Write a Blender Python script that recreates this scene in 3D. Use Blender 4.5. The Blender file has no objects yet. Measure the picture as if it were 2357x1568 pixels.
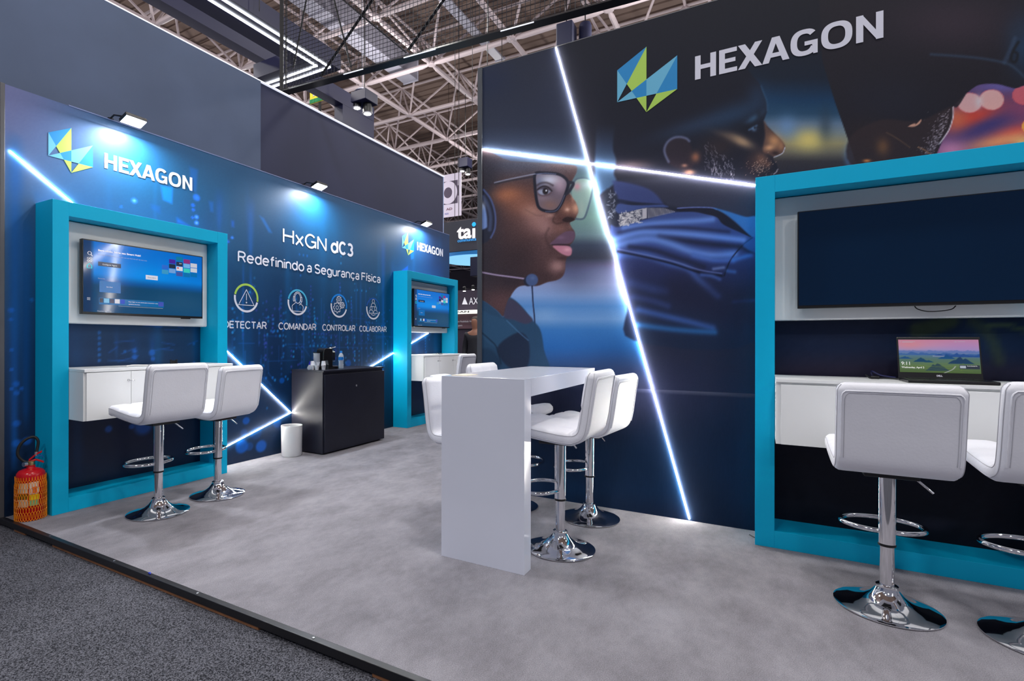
import bpy, bmesh, math, random
import numpy as np
from mathutils import Vector, Matrix

random.seed(3)
rng = np.random.default_rng(3)
scene = bpy.context.scene
col = scene.collection
PI = math.pi

# ------------------------------------------------------------------ camera
HC = 1.25                      # eye height
F_PX, YAW, ROLL = 1213.0, 0.5223, 0.0016
PCX, PCY = 1178.5 - 125.7, 784.0 + 0.48      # principal point of the (cropped) photograph
fwd = np.array([-math.sin(YAW), math.cos(YAW), 0.0])
rt = np.array([math.cos(YAW), math.sin(YAW), 0.0])
up = np.array([0.0, 0.0, 1.0])
cr, sr = math.cos(ROLL), math.sin(ROLL)
CAM_M = np.array([cr * rt + sr * up, -sr * rt + cr * up, fwd])
cam_data = bpy.data.cameras.new('camera')
cam = bpy.data.objects.new('camera', cam_data)
col.objects.link(cam)
mw = Matrix.Identity(4)
for i in range(3):
    mw[i][0], mw[i][1], mw[i][2] = CAM_M[0][i], CAM_M[1][i], -CAM_M[2][i]
mw[2][3] = HC
cam.matrix_world = mw
cam_data.sensor_width = 36.0
cam_data.lens = 36.0 * F_PX / 2357.0
cam_data.shift_x = 125.7 / 2357.0
cam_data.shift_y = 0.48 / 2357.0
cam_data.clip_start = 0.05
cam_data.clip_end = 300
scene.camera = cam

# ------------------------------------------------------------------ world, lights, exposure
scene.view_settings.view_transform = 'Standard'
scene.view_settings.look = 'None'
scene.view_settings.gamma = 1.0
scene.view_settings.use_curve_mapping = False
scene.view_settings.exposure = 0.0
scene.cycles.max_bounces = 6
scene.cycles.diffuse_bounces = 3
scene.cycles.glossy_bounces = 3
scene.cycles.transmission_bounces = 4
world = bpy.data.worlds.new('hall_air')
scene.world = world
world.use_nodes = True
world.node_tree.nodes['Background'].inputs[0].default_value = (0.78, 0.80, 1.0, 1)
world.node_tree.nodes['Background'].inputs[1].default_value = 0.24

def lamp(name, kind, loc, energy, color=(1, 1, 1), **kw):
    d = bpy.data.lights.new(name, kind)
    d.energy = energy
    d.color = color
    for k, v in kw.items():
        setattr(d, k, v)
    o = bpy.data.objects.new(name, d)
    o.location = loc
    col.objects.link(o)
    return o

# unseen high-bay hall lamps shining down, plus point lights added to brighten the roof
for ix in range(-2, 2):
    for iy in range(-1, 3):
        lamp('unseen_hall_light', 'AREA', (ix * 8.6 + 1.5, iy * 8.6 + 1.5, 10.3), 262, (1.0, 0.98, 0.96), shape='DISK', size=0.9)
        lamp('unseen_hall_light', 'POINT', (ix * 8.6 - 2.0, iy * 8.6 + 5.0, 8.8), 350, (1.0, 0.95, 0.92), shadow_soft_size=0.3)

# ------------------------------------------------------------------ pixel helpers (directions only; depth from the surface touched)
def ray(u, v):
    return CAM_M.T @ np.array([(u - PCX) / F_PX, -(v - PCY) / F_PX, 1.0])
def onX(u, v, x):
    d = ray(u, v); t = x / d[0]
    return t * d[1], HC + t * d[2]                 # (y, z)
def onY(u, v, y):
    d = ray(u, v); t = y / d[1]
    return t * d[0], HC + t * d[2]                 # (x, z)
def onZ(u, v, z=0.0):
    d = ray(u, v); t = (z - HC) / d[2]
    return t * d[0], t * d[1]                      # (x, y)
def at_depth(u, v, dep):
    return np.array([0, 0, HC]) + ray(u, v) * dep
def project(P):
    Q = (np.asarray(P, float) - np.array([0, 0, HC])) @ CAM_M.T
    return PCX + F_PX * Q[:, 0] / Q[:, 2], PCY - F_PX * Q[:, 1] / Q[:, 2]

# ------------------------------------------------------------------ materials
def lin1(c):
    c = c / 255.0
    return c / 12.92 if c <= 0.04045 else ((c + 0.055) / 1.055) ** 2.4
def S(r, g, b):
    return (lin1(r), lin1(g), lin1(b), 1.0)
def new_mat(name):
    m = bpy.data.materials.new(name)
    m.use_nodes = True
    return m, m.node_tree, m.node_tree.nodes['Principled BSDF']
def pmat(name, color, rough=0.5, metal=0.0, spec=0.5, var=0.0, scale=8.0, bump=0.0, bscale=200.0, emit=None, estr=0.0, trans=0.0, ior=1.45, coat=0.0, alpha=1.0):
    m, nt, b = new_mat(name)
    b.inputs['Base Color'].default_value = color
    b.inputs['Roughness'].default_value = rough
    b.inputs['Metallic'].default_value = metal
    b.inputs['Specular IOR Level'].default_value = spec
    b.inputs['IOR'].default_value = ior
    b.inputs['Transmission Weight'].default_value = trans
    b.inputs['Coat Weight'].default_value = coat
    b.inputs['Alpha'].default_value = alpha
    if emit:
        b.inputs['Emission Color'].default_value = emit
        b.inputs['Emission Strength'].default_value = estr
    tc = None
    if var or bump:
        tc = nt.nodes.new('ShaderNodeTexCoord')
    if var:
        n = nt.nodes.new('ShaderNodeTexNoise')
        n.inputs['Scale'].default_value = scale
        n.inputs['Detail'].default_value = 4
        nt.links.new(tc.outputs['Object'], n.inputs['Vector'])
        r = nt.nodes.new('ShaderNodeValToRGB')
        r.color_ramp.elements[0].position = 0.3
        r.color_ramp.elements[1].position = 0.7
        r.color_ramp.elements[0].color = tuple(c * (1 - var) for c in color[:3]) + (1,)
        r.color_ramp.elements[1].color = tuple(min(1, c * (1 + var)) for c in color[:3]) + (1,)
        nt.links.new(n.outputs['Fac'], r.inputs['Fac'])
        nt.links.new(r.outputs['Color'], b.inputs['Base Color'])
    if bump:
        n2 = nt.nodes.new('ShaderNodeTexNoise')
        n2.inputs['Scale'].default_value = bscale
        n2.inputs['Detail'].default_value = 3
        nt.links.new(tc.outputs['Object'], n2.inputs['Vector'])
        bp = nt.nodes.new('ShaderNodeBump')
        bp.inputs['Strength'].default_value = bump
        bp.inputs['Distance'].default_value = 0.01
        nt.links.new(n2.outputs['Fac'], bp.inputs['Height'])
        nt.links.new(bp.outputs['Normal'], b.inputs['Normal'])
    return m
def carpet(name, c0, c1, fine, blot, bump, cmid=0.5, w0=0.35, w1=0.65, fw=0.55):
    m, nt, b = new_mat(name)
    b.inputs['Roughness'].default_value = 1.0
    b.inputs['Specular IOR Level'].default_value = 0.1
    tc = nt.nodes.new('ShaderNodeTexCoord')
    mp = nt.nodes.new('ShaderNodeMapping')
    mp.inputs['Scale'].default_value = (1.0, 0.6, 1.0)
    mp.inputs['Rotation'].default_value = (0, 0, 0.7)
    nt.links.new(tc.outputs['Object'], mp.inputs['Vector'])
    nf = nt.nodes.new('ShaderNodeTexNoise'); nf.inputs['Scale'].default_value = fine; nf.inputs['Detail'].default_value = 2
    nt.links.new(tc.outputs['Object'], nf.inputs['Vector'])
    nb = nt.nodes.new('ShaderNodeTexNoise'); nb.inputs['Scale'].default_value = blot; nb.inputs['Detail'].default_value = 8; nb.inputs['Roughness'].default_value = 0.72
    nt.links.new(mp.outputs['Vector'], nb.inputs['Vector'])
    mx = nt.nodes.new('ShaderNodeMix'); mx.data_type = 'FLOAT'; mx.inputs[0].default_value = fw
    nt.links.new(nb.outputs['Fac'], mx.inputs[2]); nt.links.new(nf.outputs['Fac'], mx.inputs[3])
    r = nt.nodes.new('ShaderNodeValToRGB')
    r.color_ramp.elements[0].position = w0; r.color_ramp.elements[1].position = w1
    r.color_ramp.elements[0].color = c0; r.color_ramp.elements[1].color = c1
    nt.links.new(mx.outputs[0], r.inputs['Fac']); nt.links.new(r.outputs['Color'], b.inputs['Base Color'])
    bp = nt.nodes.new('ShaderNodeBump'); bp.inputs['Strength'].default_value = bump; bp.inputs['Distance'].default_value = 0.004
    nt.links.new(nf.outputs['Fac'], bp.inputs['Height']); nt.links.new(bp.outputs['Normal'], b.inputs['Normal'])
    return m
def print_mat(name, gain=1.0, rough=0.5, emit=0.0, spec=0.35, weave=False):
    """flat print: colour comes from the 'print' colour attribute laid on the sheet"""
    m, nt, b = new_mat(name)
    a = nt.nodes.new('ShaderNodeVertexColor'); a.layer_name = 'print'
    g = nt.nodes.new('ShaderNodeVectorMath'); g.operation = 'SCALE'; g.inputs['Scale'].default_value = gain
    nt.links.new(a.outputs['Color'], g.inputs[0])
    b.inputs['Roughness'].default_value = rough
    b.inputs['Specular IOR Level'].default_value = spec
    if emit:
        b.inputs['Base Color'].default_value = (0.004, 0.004, 0.006, 1)
        nt.links.new(g.outputs[0], b.inputs['Emission Color'])
        b.inputs['Emission Strength'].default_value = emit
    else:
        nt.links.new(g.outputs[0], b.inputs['Base Color'])
    if weave:
        tc = nt.nodes.new('ShaderNodeTexCoord')
        n2 = nt.nodes.new('ShaderNodeTexNoise'); n2.inputs['Scale'].default_value = 500
        nt.links.new(tc.outputs['Object'], n2.inputs['Vector'])
        bp = nt.nodes.new('ShaderNodeBump'); bp.inputs['Strength'].default_value = 0.08; bp.inputs['Distance'].default_value = 0.002
        nt.links.new(n2.outputs['Fac'], bp.inputs['Height']); nt.links.new(bp.outputs['Normal'], b.inputs['Normal'])
    return m

M = {}
M['carpet'] = carpet('grey_booth_carpet', S(102, 100, 106), S(158, 156, 164), 260, 4.5, 0.5, fw=0.5, w0=.33, w1=.67)
M['hall_carpet'] = carpet('charcoal_hall_carpet', S(32, 33, 38), S(108, 109, 118), 190, 3.0, 0.8, w0=0.40, w1=0.62, fw=0.85)
M['cyan'] = pmat('cyan_paint', S(0, 178, 222), 0.5, spec=.25, var=0.02, scale=3)
M['white'] = pmat('white_laminate', S(238, 240, 240), 0.35, var=0.01, scale=3)
M['table_white'] = pmat('glossy_white_laminate', S(218, 222, 236), 0.12, var=0.01, scale=2)
M['leather'] = pmat('white_leather', S(232, 233, 241), 0.42, var=0.02, scale=6, bump=0.10, bscale=90)
M['leather_back'] = pmat('white_leather_back', S(226, 227, 235), 0.55, var=0.02, scale=6, bump=0.14, bscale=30)
M['seam'] = pmat('grey_seam_thread', S(186, 186, 194), 0.7, var=0.05)
M['chrome'] = pmat('polished_chrome', (0.80, 0.80, 0.82, 1), 0.06, metal=1.0, var=0.02, scale=3)
M['steel'] = pmat('brushed_steel', (0.55, 0.55, 0.57, 1), 0.3, metal=1.0, var=0.05)
M['black_lam'] = pmat('black_laminate', S(30, 31, 44), 0.38, spec=.35, var=0.12, scale=5, bump=0.03, bscale=60)
M['black_metal'] = pmat('black_painted_metal', S(28, 28, 32), 0.35, var=0.1)
M['grey_profile'] = pmat('grey_aluminium_profile', S(92, 92, 96), 0.4, metal=0.3, var=0.05)
M['black_plastic'] = pmat('black_plastic', S(18, 18, 20), 0.3, var=0.1)
M['tv_off'] = pmat('dark_screen_glass', S(8, 34, 62), 0.12, spec=.22, var=0.03, scale=2)
M['rubber'] = pmat('black_rubber', S(26, 26, 28), 0.55, var=0.1)
M['red'] = pmat('red_enamel', S(190, 12, 24), 0.22, var=0.05)
M['orange_net'] = pmat('orange_plastic_net', S(240, 140, 10), 0.45, var=0.1)
M['brass'] = pmat('brass', (0.75, 0.55, 0.25, 1), 0.3, metal=1.0, var=0.05)
M['paper'] = pmat('pale_sticker', S(215, 205, 185), 0.6, var=0.08, scale=40)
M['wood'] = pmat('brown_wood', S(140, 95, 65), 0.7, var=0.2, scale=12)
M['led'] = pmat('white_led', (1, 1, 1, 1), 0.5, emit=(1.0, 0.95, 0.86, 1), estr=130.0)
M['flood'] = pmat('floodlight_led', (1, 1, 1, 1), 0.5, emit=(0.93, 0.96, 1.0, 1), estr=720.0)
M['white_print'] = pmat('white_print_ink', S(226, 228, 240), 0.5, var=0.01)
M['grey_print'] = pmat('silver_print_ink', S(214, 214, 228), 0.5, var=0.01)
M['lg_blue'] = pmat('logo_blue_ink', S(0, 132, 196), 0.5, var=0.01)
M['lg_light'] = pmat('logo_light_blue_ink', S(98, 178, 212), 0.5, var=0.01)
M['lg_green'] = pmat('logo_lime_ink', S(170, 208, 84), 0.5, var=0.01)
M['ic_cyan'] = pmat('icon_cyan_ink', S(70, 175, 215), 0.5, var=0.01)
M['ic_blue'] = pmat('icon_blue_ink', S(0, 130, 225), 0.5, var=0.01)
M['ic_navy'] = pmat('icon_navy_ink', S(0, 78, 160), 0.5, var=0.01)
M['print_l'] = print_mat('blue_wall_print', 1.2, 0.45, spec=.35, weave=True)
M['print_r'] = print_mat('photo_wall_print', 1.18, 0.5, spec=.2, weave=True)
M['screen'] = print_mat('lit_screen', 1.0, 0.08, emit=1.25, spec=0.4)
M['screen_b'] = print_mat('laptop_screen', 1.0, 0.15, emit=0.72, spec=0.3)
M['ui_white'] = pmat('lit_white_pixels', (0, 0, 0, 1), 0.2, emit=(1, 1, 1, 1), estr=0.85)
M['ui_grey'] = pmat('lit_grey_pixels', (0, 0, 0, 1), 0.2, emit=S(190, 200, 215), estr=0.7)
M['glass'] = pmat('clear_plastic', (0.86, 0.92, 1.0, 1), 0.08, trans=0.72, ior=1.2)
M['fabric'] = pmat('slate_fabric_lit', S(78, 93, 122), 0.6, var=0.10, scale=1.2)  # partition part that catches hall light; lighter tone painted in
M['navy'] = pmat('navy_panel', S(30, 34, 62), 0.45, var=0.06, scale=1)
M['truss'] = pmat('pinkish_white_steel_tube', S(214, 200, 204), 0.4, var=0.05, scale=1)
M['roof'] = pmat('brown_roof_sheet', S(128, 110, 102), 0.8, var=0.08, scale=1)
M['duct'] = pmat('grey_sheet_duct', S(170, 170, 185), 0.45, var=0.06, scale=3)

# ------------------------------------------------------------------ mesh builder
ORG = {}
class MB:
    def __init__(s):
        s.v = []; s.f = []
    def add(s, verts, faces):
        o = len(s.v); s.v += [tuple(map(float, p)) for p in verts]
        s.f += [tuple(i + o for i in f) for f in faces]; return s
    def box(s, x0, x1, y0, y1, z0, z1):
        v = [(x, y, z) for z in (z0, z1) for y in (y0, y1) for x in (x0, x1)]
        return s.add(v, [(0, 2, 3, 1), (4, 5, 7, 6), (0, 1, 5, 4), (2, 6, 7, 3), (0, 4, 6, 2), (1, 3, 7, 5)])
    def lathe(s, prof, c=(0, 0, 0), n=32, axis='z', cap=True):
        v = []
        for r, h in prof:
            for i in range(n):
                a = 2 * PI * i / n
                p = (r * math.cos(a), r * math.sin(a), h)
                if axis == 'x': p = (p[2], p[0], p[1])
                if axis == 'y': p = (p[1], p[2], p[0])
                v.append((p[0] + c[0], p[1] + c[1], p[2] + c[2]))
        f = []
        for k in range(len(prof) - 1):
            for i in range(n):
                j = (i + 1) % n
                f.append((k * n + i, k * n + j, (k + 1) * n + j, (k + 1) * n + i))
        if cap:
            f.append(tuple(range(n - 1, -1, -1))); m = (len(prof) - 1) * n
            f.append(tuple(range(m, m + n)))
        return s.add(v, f)
    def tube(s, pts, r, n=8, closed=False, cap=True):
        P = [np.array(p, float) for p in pts]; m = len(P); v = []; f = []
        prev = None
        for i, p in enumerate(P):
            if closed: t = P[(i + 1) % m] - P[i - 1]
            else: t = P[min(i + 1, m - 1)] - P[max(i - 1, 0)]
            t = t / (np.linalg.norm(t) + 1e-12)
            if prev is None:
                a = np.array([0, 0, 1.0]) if abs(t[2]) < 0.9 else np.array([1.0, 0, 0])
                nrm = np.cross(t, a)
            else:
                nrm = prev - t * (prev @ t)
            nrm = nrm / (np.linalg.norm(nrm) + 1e-12); prev = nrm
            b = np.cross(t, nrm)
            rr = r[i] if hasattr(r, '__len__') else r
            for k in range(n):
                a = 2 * PI * k / n
                v.append(p + rr * (math.cos(a) * nrm + math.sin(a) * b))
        for i in range(m if closed else m - 1):
            j = (i + 1) % m
            for k in range(n):
                l = (k + 1) % n
                f.append((i * n + k, i * n + l, j * n + l, j * n + k))
        if cap and not closed:
            f.append(tuple(range(n - 1, -1, -1))); f.append(tuple(range((m - 1) * n, m * n)))
        return s.add(v, f)
    def prism(s, poly, fn, d):
        """poly of 2-D points, fn(a, b, depth) -> xyz"""
        n = len(poly)
        v = [fn(a, b, 0) for a, b in poly] + [fn(a, b, d) for a, b in poly]
        f = [tuple(range(n)), tuple(range(2 * n - 1, n - 1, -1))]
        f += [(i, i + n, (i + 1) % n + n, (i + 1) % n) for i in range(n)]
        return s.add(v, f)
    def build(s, name, mat, parent=None, smooth=False, bevel=0.0, kind=None, seg=2, fix=True):
        V = np.array(s.v, float)
        if parent is not None:
            org = np.array(ORG[parent.name])
        else:
            org = np.array([(V[:, 0].min() + V[:, 0].max()) / 2, (V[:, 1].min() + V[:, 1].max()) / 2, V[:, 2].min()])
        me = bpy.data.meshes.new(name)
        me.from_pydata((V - org).tolist(), [], s.f)
        if fix:
            bm = bmesh.new(); bm.from_mesh(me)
            bmesh.ops.recalc_face_normals(bm, faces=bm.faces[:])
            bm.to_mesh(me); bm.free()
        if smooth:
            me.shade_smooth()
            me.set_sharp_from_angle(angle=math.radians(smooth if smooth > 1 else 40))
        me.materials.append(mat)
        o = bpy.data.objects.new(name, me)
        col.objects.link(o)
        if parent is not None:
            o.parent = parent
        else:
            o.location = org
        ORG[o.name] = tuple(org)
        if bevel:
            bv = o.modifiers.new('bevel', 'BEVEL'); bv.width = bevel; bv.segments = seg; bv.limit_method = 'ANGLE'
        if kind: o['kind'] = kind
        return o
def thing(name, label, cat, loc=(0, 0, 0), group=None):
    o = bpy.data.objects.new(name, None)
    o.empty_display_size = 0.1
    col.objects.link(o); o.location = loc
    o['label'] = label; o['category'] = cat
    if group: o['group'] = group
    ORG[o.name] = tuple(loc)
    return o
def tag(o, label, cat, group=None):
    o['label'] = label; o['category'] = cat
    if group: o['group'] = group
    return o
def struct(o, label=None):
    o['kind'] = 'structure'
    if label: o['label'] = label
    return o
def copy_tree(o, parent=None):
    c = o.copy(); col.objects.link(c)
    if parent is not None: c.parent = parent
    for ch in [k for k in bpy.data.objects if k.parent == o]:
        copy_tree(ch, c)
    return c
def bx(*a): return MB().box(*a)

# ------------------------------------------------------------------ flat lettering
def text_geo(body, bold=0.0):
    cu = bpy.data.curves.new('t', 'FONT'); cu.body = body; cu.size = 1.0; cu.offset = bold; cu.resolution_u = 3
    ob = bpy.data.objects.new('t', cu); col.objects.link(ob)
    dg = bpy.context.evaluated_depsgraph_get()
    me = bpy.data.meshes.new_from_object(ob.evaluated_get(dg))
    v = np.array([tuple(p.co) for p in me.vertices]); f = [tuple(p.vertices) for p in me.polygons]
    bpy.data.objects.remove(ob); bpy.data.curves.remove(cu); bpy.data.meshes.remove(me)
    return v, f
CAP = {}
def capheight(bold):
    if bold not in CAP:
        v, f = text_geo('H', bold); CAP[bold] = (v[:, 1].min(), v[:, 1].max() - v[:, 1].min())
    return CAP[bold]
def text_mb(mb, body, a0, a1, b0, cap, fn, bold=0.0):
    """text from a0 to a1 along the sheet, baseline b0, capital height cap; fn(a, b) -> xyz"""
    v, f = text_geo(body, bold)
    base, h = capheight(bold)
    x = (v[:, 0] - v[:, 0].min()) / (v[:, 0].max() - v[:, 0].min()) * (a1 - a0) + a0
    y = (v[:, 1] - base) / h * cap + b0
    return mb.add([fn(p, q) for p, q in zip(x, y)], f)
def ring_pts(cx, cy, rx, ry, a0, a1, n=28):
    return [(cx + rx * math.cos(a0 + (a1 - a0) * i / n), cy + ry * math.sin(a0 + (a1 - a0) * i / n)) for i in range(n + 1)]
def superring(cx, cy, rx, ry, a0, a1, n=28, e=2.5):
    out = []
    for i in range(n + 1):
        a = a0 + (a1 - a0) * i / n; c, s_ = math.cos(a), math.sin(a)
        out.append((cx + rx * math.copysign(abs(c) ** (2 / e), c), cy + ry * math.copysign(abs(s_) ** (2 / e), s_)))
    return out
def band(outer, inner):
    n = len(outer); v = list(outer) + list(inner)
    return v, [(i, i + 1, n + i + 1, n + i) for i in range(n - 1)]
def hexagon_word():
    """heavy grotesque capitals; cap height 1"""
    G = []; x = 0.0; t = 0.215
    def quad(*p): G.append(([(a + x, b) for a, b in p], [tuple(range(len(p)))]))
    w = 0.80; quad((0, 0), (t, 0), (t, 1), (0, 1)); quad((w - t, 0), (w, 0), (w, 1), (w - t, 1)); quad((t, .41), (w - t, .41), (w - t, .59), (t, .59)); x += w + .115
    w = 0.66; quad((0, 0), (t, 0), (t, 1), (0, 1)); quad((t, 0), (w, 0), (w, .18), (t, .18)); quad((t, .82), (w - .01, .82), (w - .01, 1), (t, 1)); quad((t, .415), (w - .06, .415), (w - .06, .585), (t, .585)); x += w + .03
    w = 0.86; quad((0, 0), (.255, 0), (w, 1), (w - .255, 1)); quad((w - .255, 0), (w, 0), (w / 2 + .08, .60), (w / 2 - .13, .52)); quad((0, 1), (.255, 1), (w / 2 + .13, .48), (w / 2 - .08, .40)); x += w + .0
    w = 0.92; quad((0, 0), (.225, 0), (w / 2 + .02, .80), (w / 2 + .13, 1), (w / 2 - .13, 1)); quad((w - .225, 0), (w, 0), (w / 2 + .13, 1), (w / 2 - .02, .80)); quad((.24, .20), (w - .24, .20), (w - .29, .37), (.29, .37)); x += w + .035
    w = 0.90; o = superring(w / 2 + x, .5, w / 2, .515, PI * .23, PI * 1.86); i = superring(w / 2 + x, .5, w / 2 - t, .335, PI * .23, PI * 1.86)
    G.append(band(o, i)); quad((.46, .37), (.88, .37), (.88, .53), (.46, .53)); quad((.74, .0), (.88, .0), (.88, .40), (.70, .40)); x += w + .09
    w = 0.96; o = superring(w / 2 + x, .5, w / 2, .515, 0, 2 * PI, 44); i = superring(w / 2 + x, .5, w / 2 - t, .335, 0, 2 * PI, 44); G.append(band(o, i)); x += w + .11
    w = 0.80; quad((0, 0), (t, 0), (t, 1), (0, 1)); quad((w - t, 0), (w, 0), (w, 1), (w - t, 1)); quad((t * .9, 1), (0, 1), (w - t * .9, 0), (w, 0)); x += w
    return G, x
def hexword_mb(mb, a0, a1, b0, cap, fn):
    G, W = hexagon_word(); k = (a1 - a0) / W
    for n, (v, f) in enumerate(G):
        mb.add([fn(a0 + p * k, b0 + q * cap, n * .00012) for p, q in v], f)
    return mb
def stroke_mb(mb, pts, w, fn, closed=False):
    P = [np.array(p, float) for p in pts]; n = len(P); L = []; Rr = []
    for i in range(n):
        if closed: t1 = P[i] - P[i - 1]; t2 = P[(i + 1) % n] - P[i]
        else: t1 = P[i] - P[max(i - 1, 0)]; t2 = P[min(i + 1, n - 1)] - P[i]
        if np.linalg.norm(t1) < 1e-9: t1 = t2
        if np.linalg.norm(t2) < 1e-9: t2 = t1
        t1 = t1 / np.linalg.norm(t1); t2 = t2 / np.linalg.norm(t2)
        n1 = np.array([-t1[1], t1[0]]); n2 = np.array([-t2[1], t2[0]]); m = n1 + n2
        if np.linalg.norm(m) < 1e-6: m = n1
        m = m / np.linalg.norm(m); k = min(2.0, 1 / max(0.3, m @ n1))
        L.append(P[i] + m * w / 2 * k); Rr.append(P[i] - m * w / 2 * k)
    v = [fn(*p) for p in L] + [fn(*p) for p in Rr]
    f = [(i, (i + 1) % n, n + (i + 1) % n, n + i) for i in range(n if closed else n - 1)]
    return mb.add(v, f)

# monoline grotesque used on the wall
def EL(cx, cy, rx, ry, a0, a1, n=18):
    return [(cx + rx * math.cos(math.radians(a0 + (a1 - a0) * i / n)), cy + ry * math.sin(math.radians(a0 + (a1 - a0) * i / n))) for i in range(n + 1)]
GL = {
 'H': (.62, [[(0, 0), (0, 1)], [(.62, 0), (.62, 1)], [(0, .52), (.62, .52)]]), 'x': (.48, [[(0, 0), (.48, .73)], [(0, .73), (.48, 0)]]),
 'G': (.70, [EL(.36, .5, .36, .5, 42, 330), [(.40, .47), (.70, .47), (.70, .02)]]), 'N': (.60, [[(0, 0), (0, 1)], [(0, 1), (.60, 0)], [(.60, 0), (.60, 1)]]),
 'd': (.50, [EL(.25, .365, .25, .365, 0, 360), [(.50, 0), (.50, 1.02)]]), 'C': (.68, [EL(.36, .5, .36, .5, 42, 318)]),
 '3': (.54, [EL(.27, .75, .23, .25, 150, -80), EL(.27, .26, .27, .26, 82, -150)]),
 'R': (.58, [[(0, 0), (0, 1)], [(0, 1), (.32, 1)] + EL(.32, .74, .24, .26, 90, -90) + [(0, .48)], [(.33, .48), (.58, 0)]]),
 'e': (.54, [[(.0, .38), (.54, .38)], EL(.27, .365, .27, .365, 2, 318)]), 'f': (.34, [[(.13, 0), (.13, .82)] + EL(.33, .82, .20, .18, 180, 95), [(0, .71), (.34, .71)]]),
 'i': (.0, [[(0, 0), (0, .73)], [(0, .90), (0, 1.01)]]), 'n': (.46, [[(0, 0), (0, .73)], EL(.23, .47, .23, .26, 180, 0) + [(.46, 0)]]), 'o': (.54, [EL(.27, .365, .27, .365, 0, 360)]),
 'a': (.46, [EL(.24, .50, .20, .23, 160, 0) + [(.44, 0)], EL(.22, .20, .22, .20, 0, 360)]), 'S': (.58, [EL(.29, .755, .26, .245, 25, 270) + EL(.29, .255, .28, .255, 90, -155)]),
 'g': (.50, [EL(.25, .365, .25, .365, 0, 360), [(.50, .73), (.50, -.06)] + EL(.26, -.06, .24, .19, 0, -150)]), 'u': (.46, [[(0, .73), (0, .26)] + EL(.23, .26, .23, .26, 180, 360) + [(.46, .73)], [(.46, .3), (.46, 0)]]),
 'r': (.26, [[(0, 0), (0, .73)], EL(.26, .43, .26, .29, 180, 80)]), 'c': (.48, [EL(.27, .365, .27, .365, 42, 318)]), 'ç': (.48, [EL(.27, .365, .27, .365, 42, 318), [(.29, 0), (.25, -.07)] + EL(.25, -.14, .08, .07, 90, -120)]),
 'F': (.50, [[(0, 0), (0, 1)], [(0, .95), (.50, .95)], [(0, .52), (.44, .52)]]), 'í': (.0, [[(0, 0), (0, .73)], [(0, .86), (.10, 1.03)]]), 's': (.42, [EL(.21, .55, .19, .18, 25, 270) + EL(.21, .185, .20, .185, 90, -155)]),
 'D': (.62, [[(0, 0), (0, 1)], [(0, .95), (.22, .95)] + EL(.22, .5, .40, .45, 90, -90) + [(0, .05)]]), 'E': (.50, [[(0, 0), (0, 1)], [(0, .95), (.50, .95)], [(0, .52), (.46, .52)], [(0, .05), (.50, .05)]]),
 'T': (.60, [[(0, .95), (.60, .95)], [(.30, .95), (.30, 0)]]), 'A': (.64, [[(0, 0), (.32, 1)], [(.32, 1), (.64, 0)], [(.11, .32), (.53, .32)]]), 'O': (.72, [EL(.36, .5, .36, .48, 0, 360, 28)]),
 'M': (.72, [[(0, 0), (0, 1)], [(0, 1), (.36, .12)], [(.36, .12), (.72, 1)], [(.72, 1), (.72, 0)]]), 'L': (.48, [[(0, 1), (0, 0)], [(0, .05), (.48, .05)]]),
 'B': (.56, [[(0, 0), (0, 1)], [(0, .95), (.30, .95)] + EL(.30, .735, .21, .215, 90, -90) + [(0, .52)], [(0, .52), (.32, .52)] + EL(.32, .285, .24, .235, 90, -90) + [(0, .05)]]),
}
def word_mb(mb, body, a0, a1, b0, cap, fn, weight=.12, gap=.11):
    x = 0.0; items = []
    for ch in body:
        if ch == ' ': x += .22; continue
        w, pl = GL[ch]; items += [(x, p) for p in pl]; x += w + gap + weight * .55
    W_ = x - gap - weight * .55; k = (a1 - a0 - weight * cap) / W_; n = 0
    for ox, p in items:
        q = [(a0 + weight * cap / 2 + (ox + px_) * k, b0 + cap * (weight / 2 + py_ * (1 - weight))) for px_, py_ in p]
        n += 1
        stroke_mb(mb, q, weight * cap, lambda a, b, n=n: fn(a, b, n * .00007))
    return mb
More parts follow.
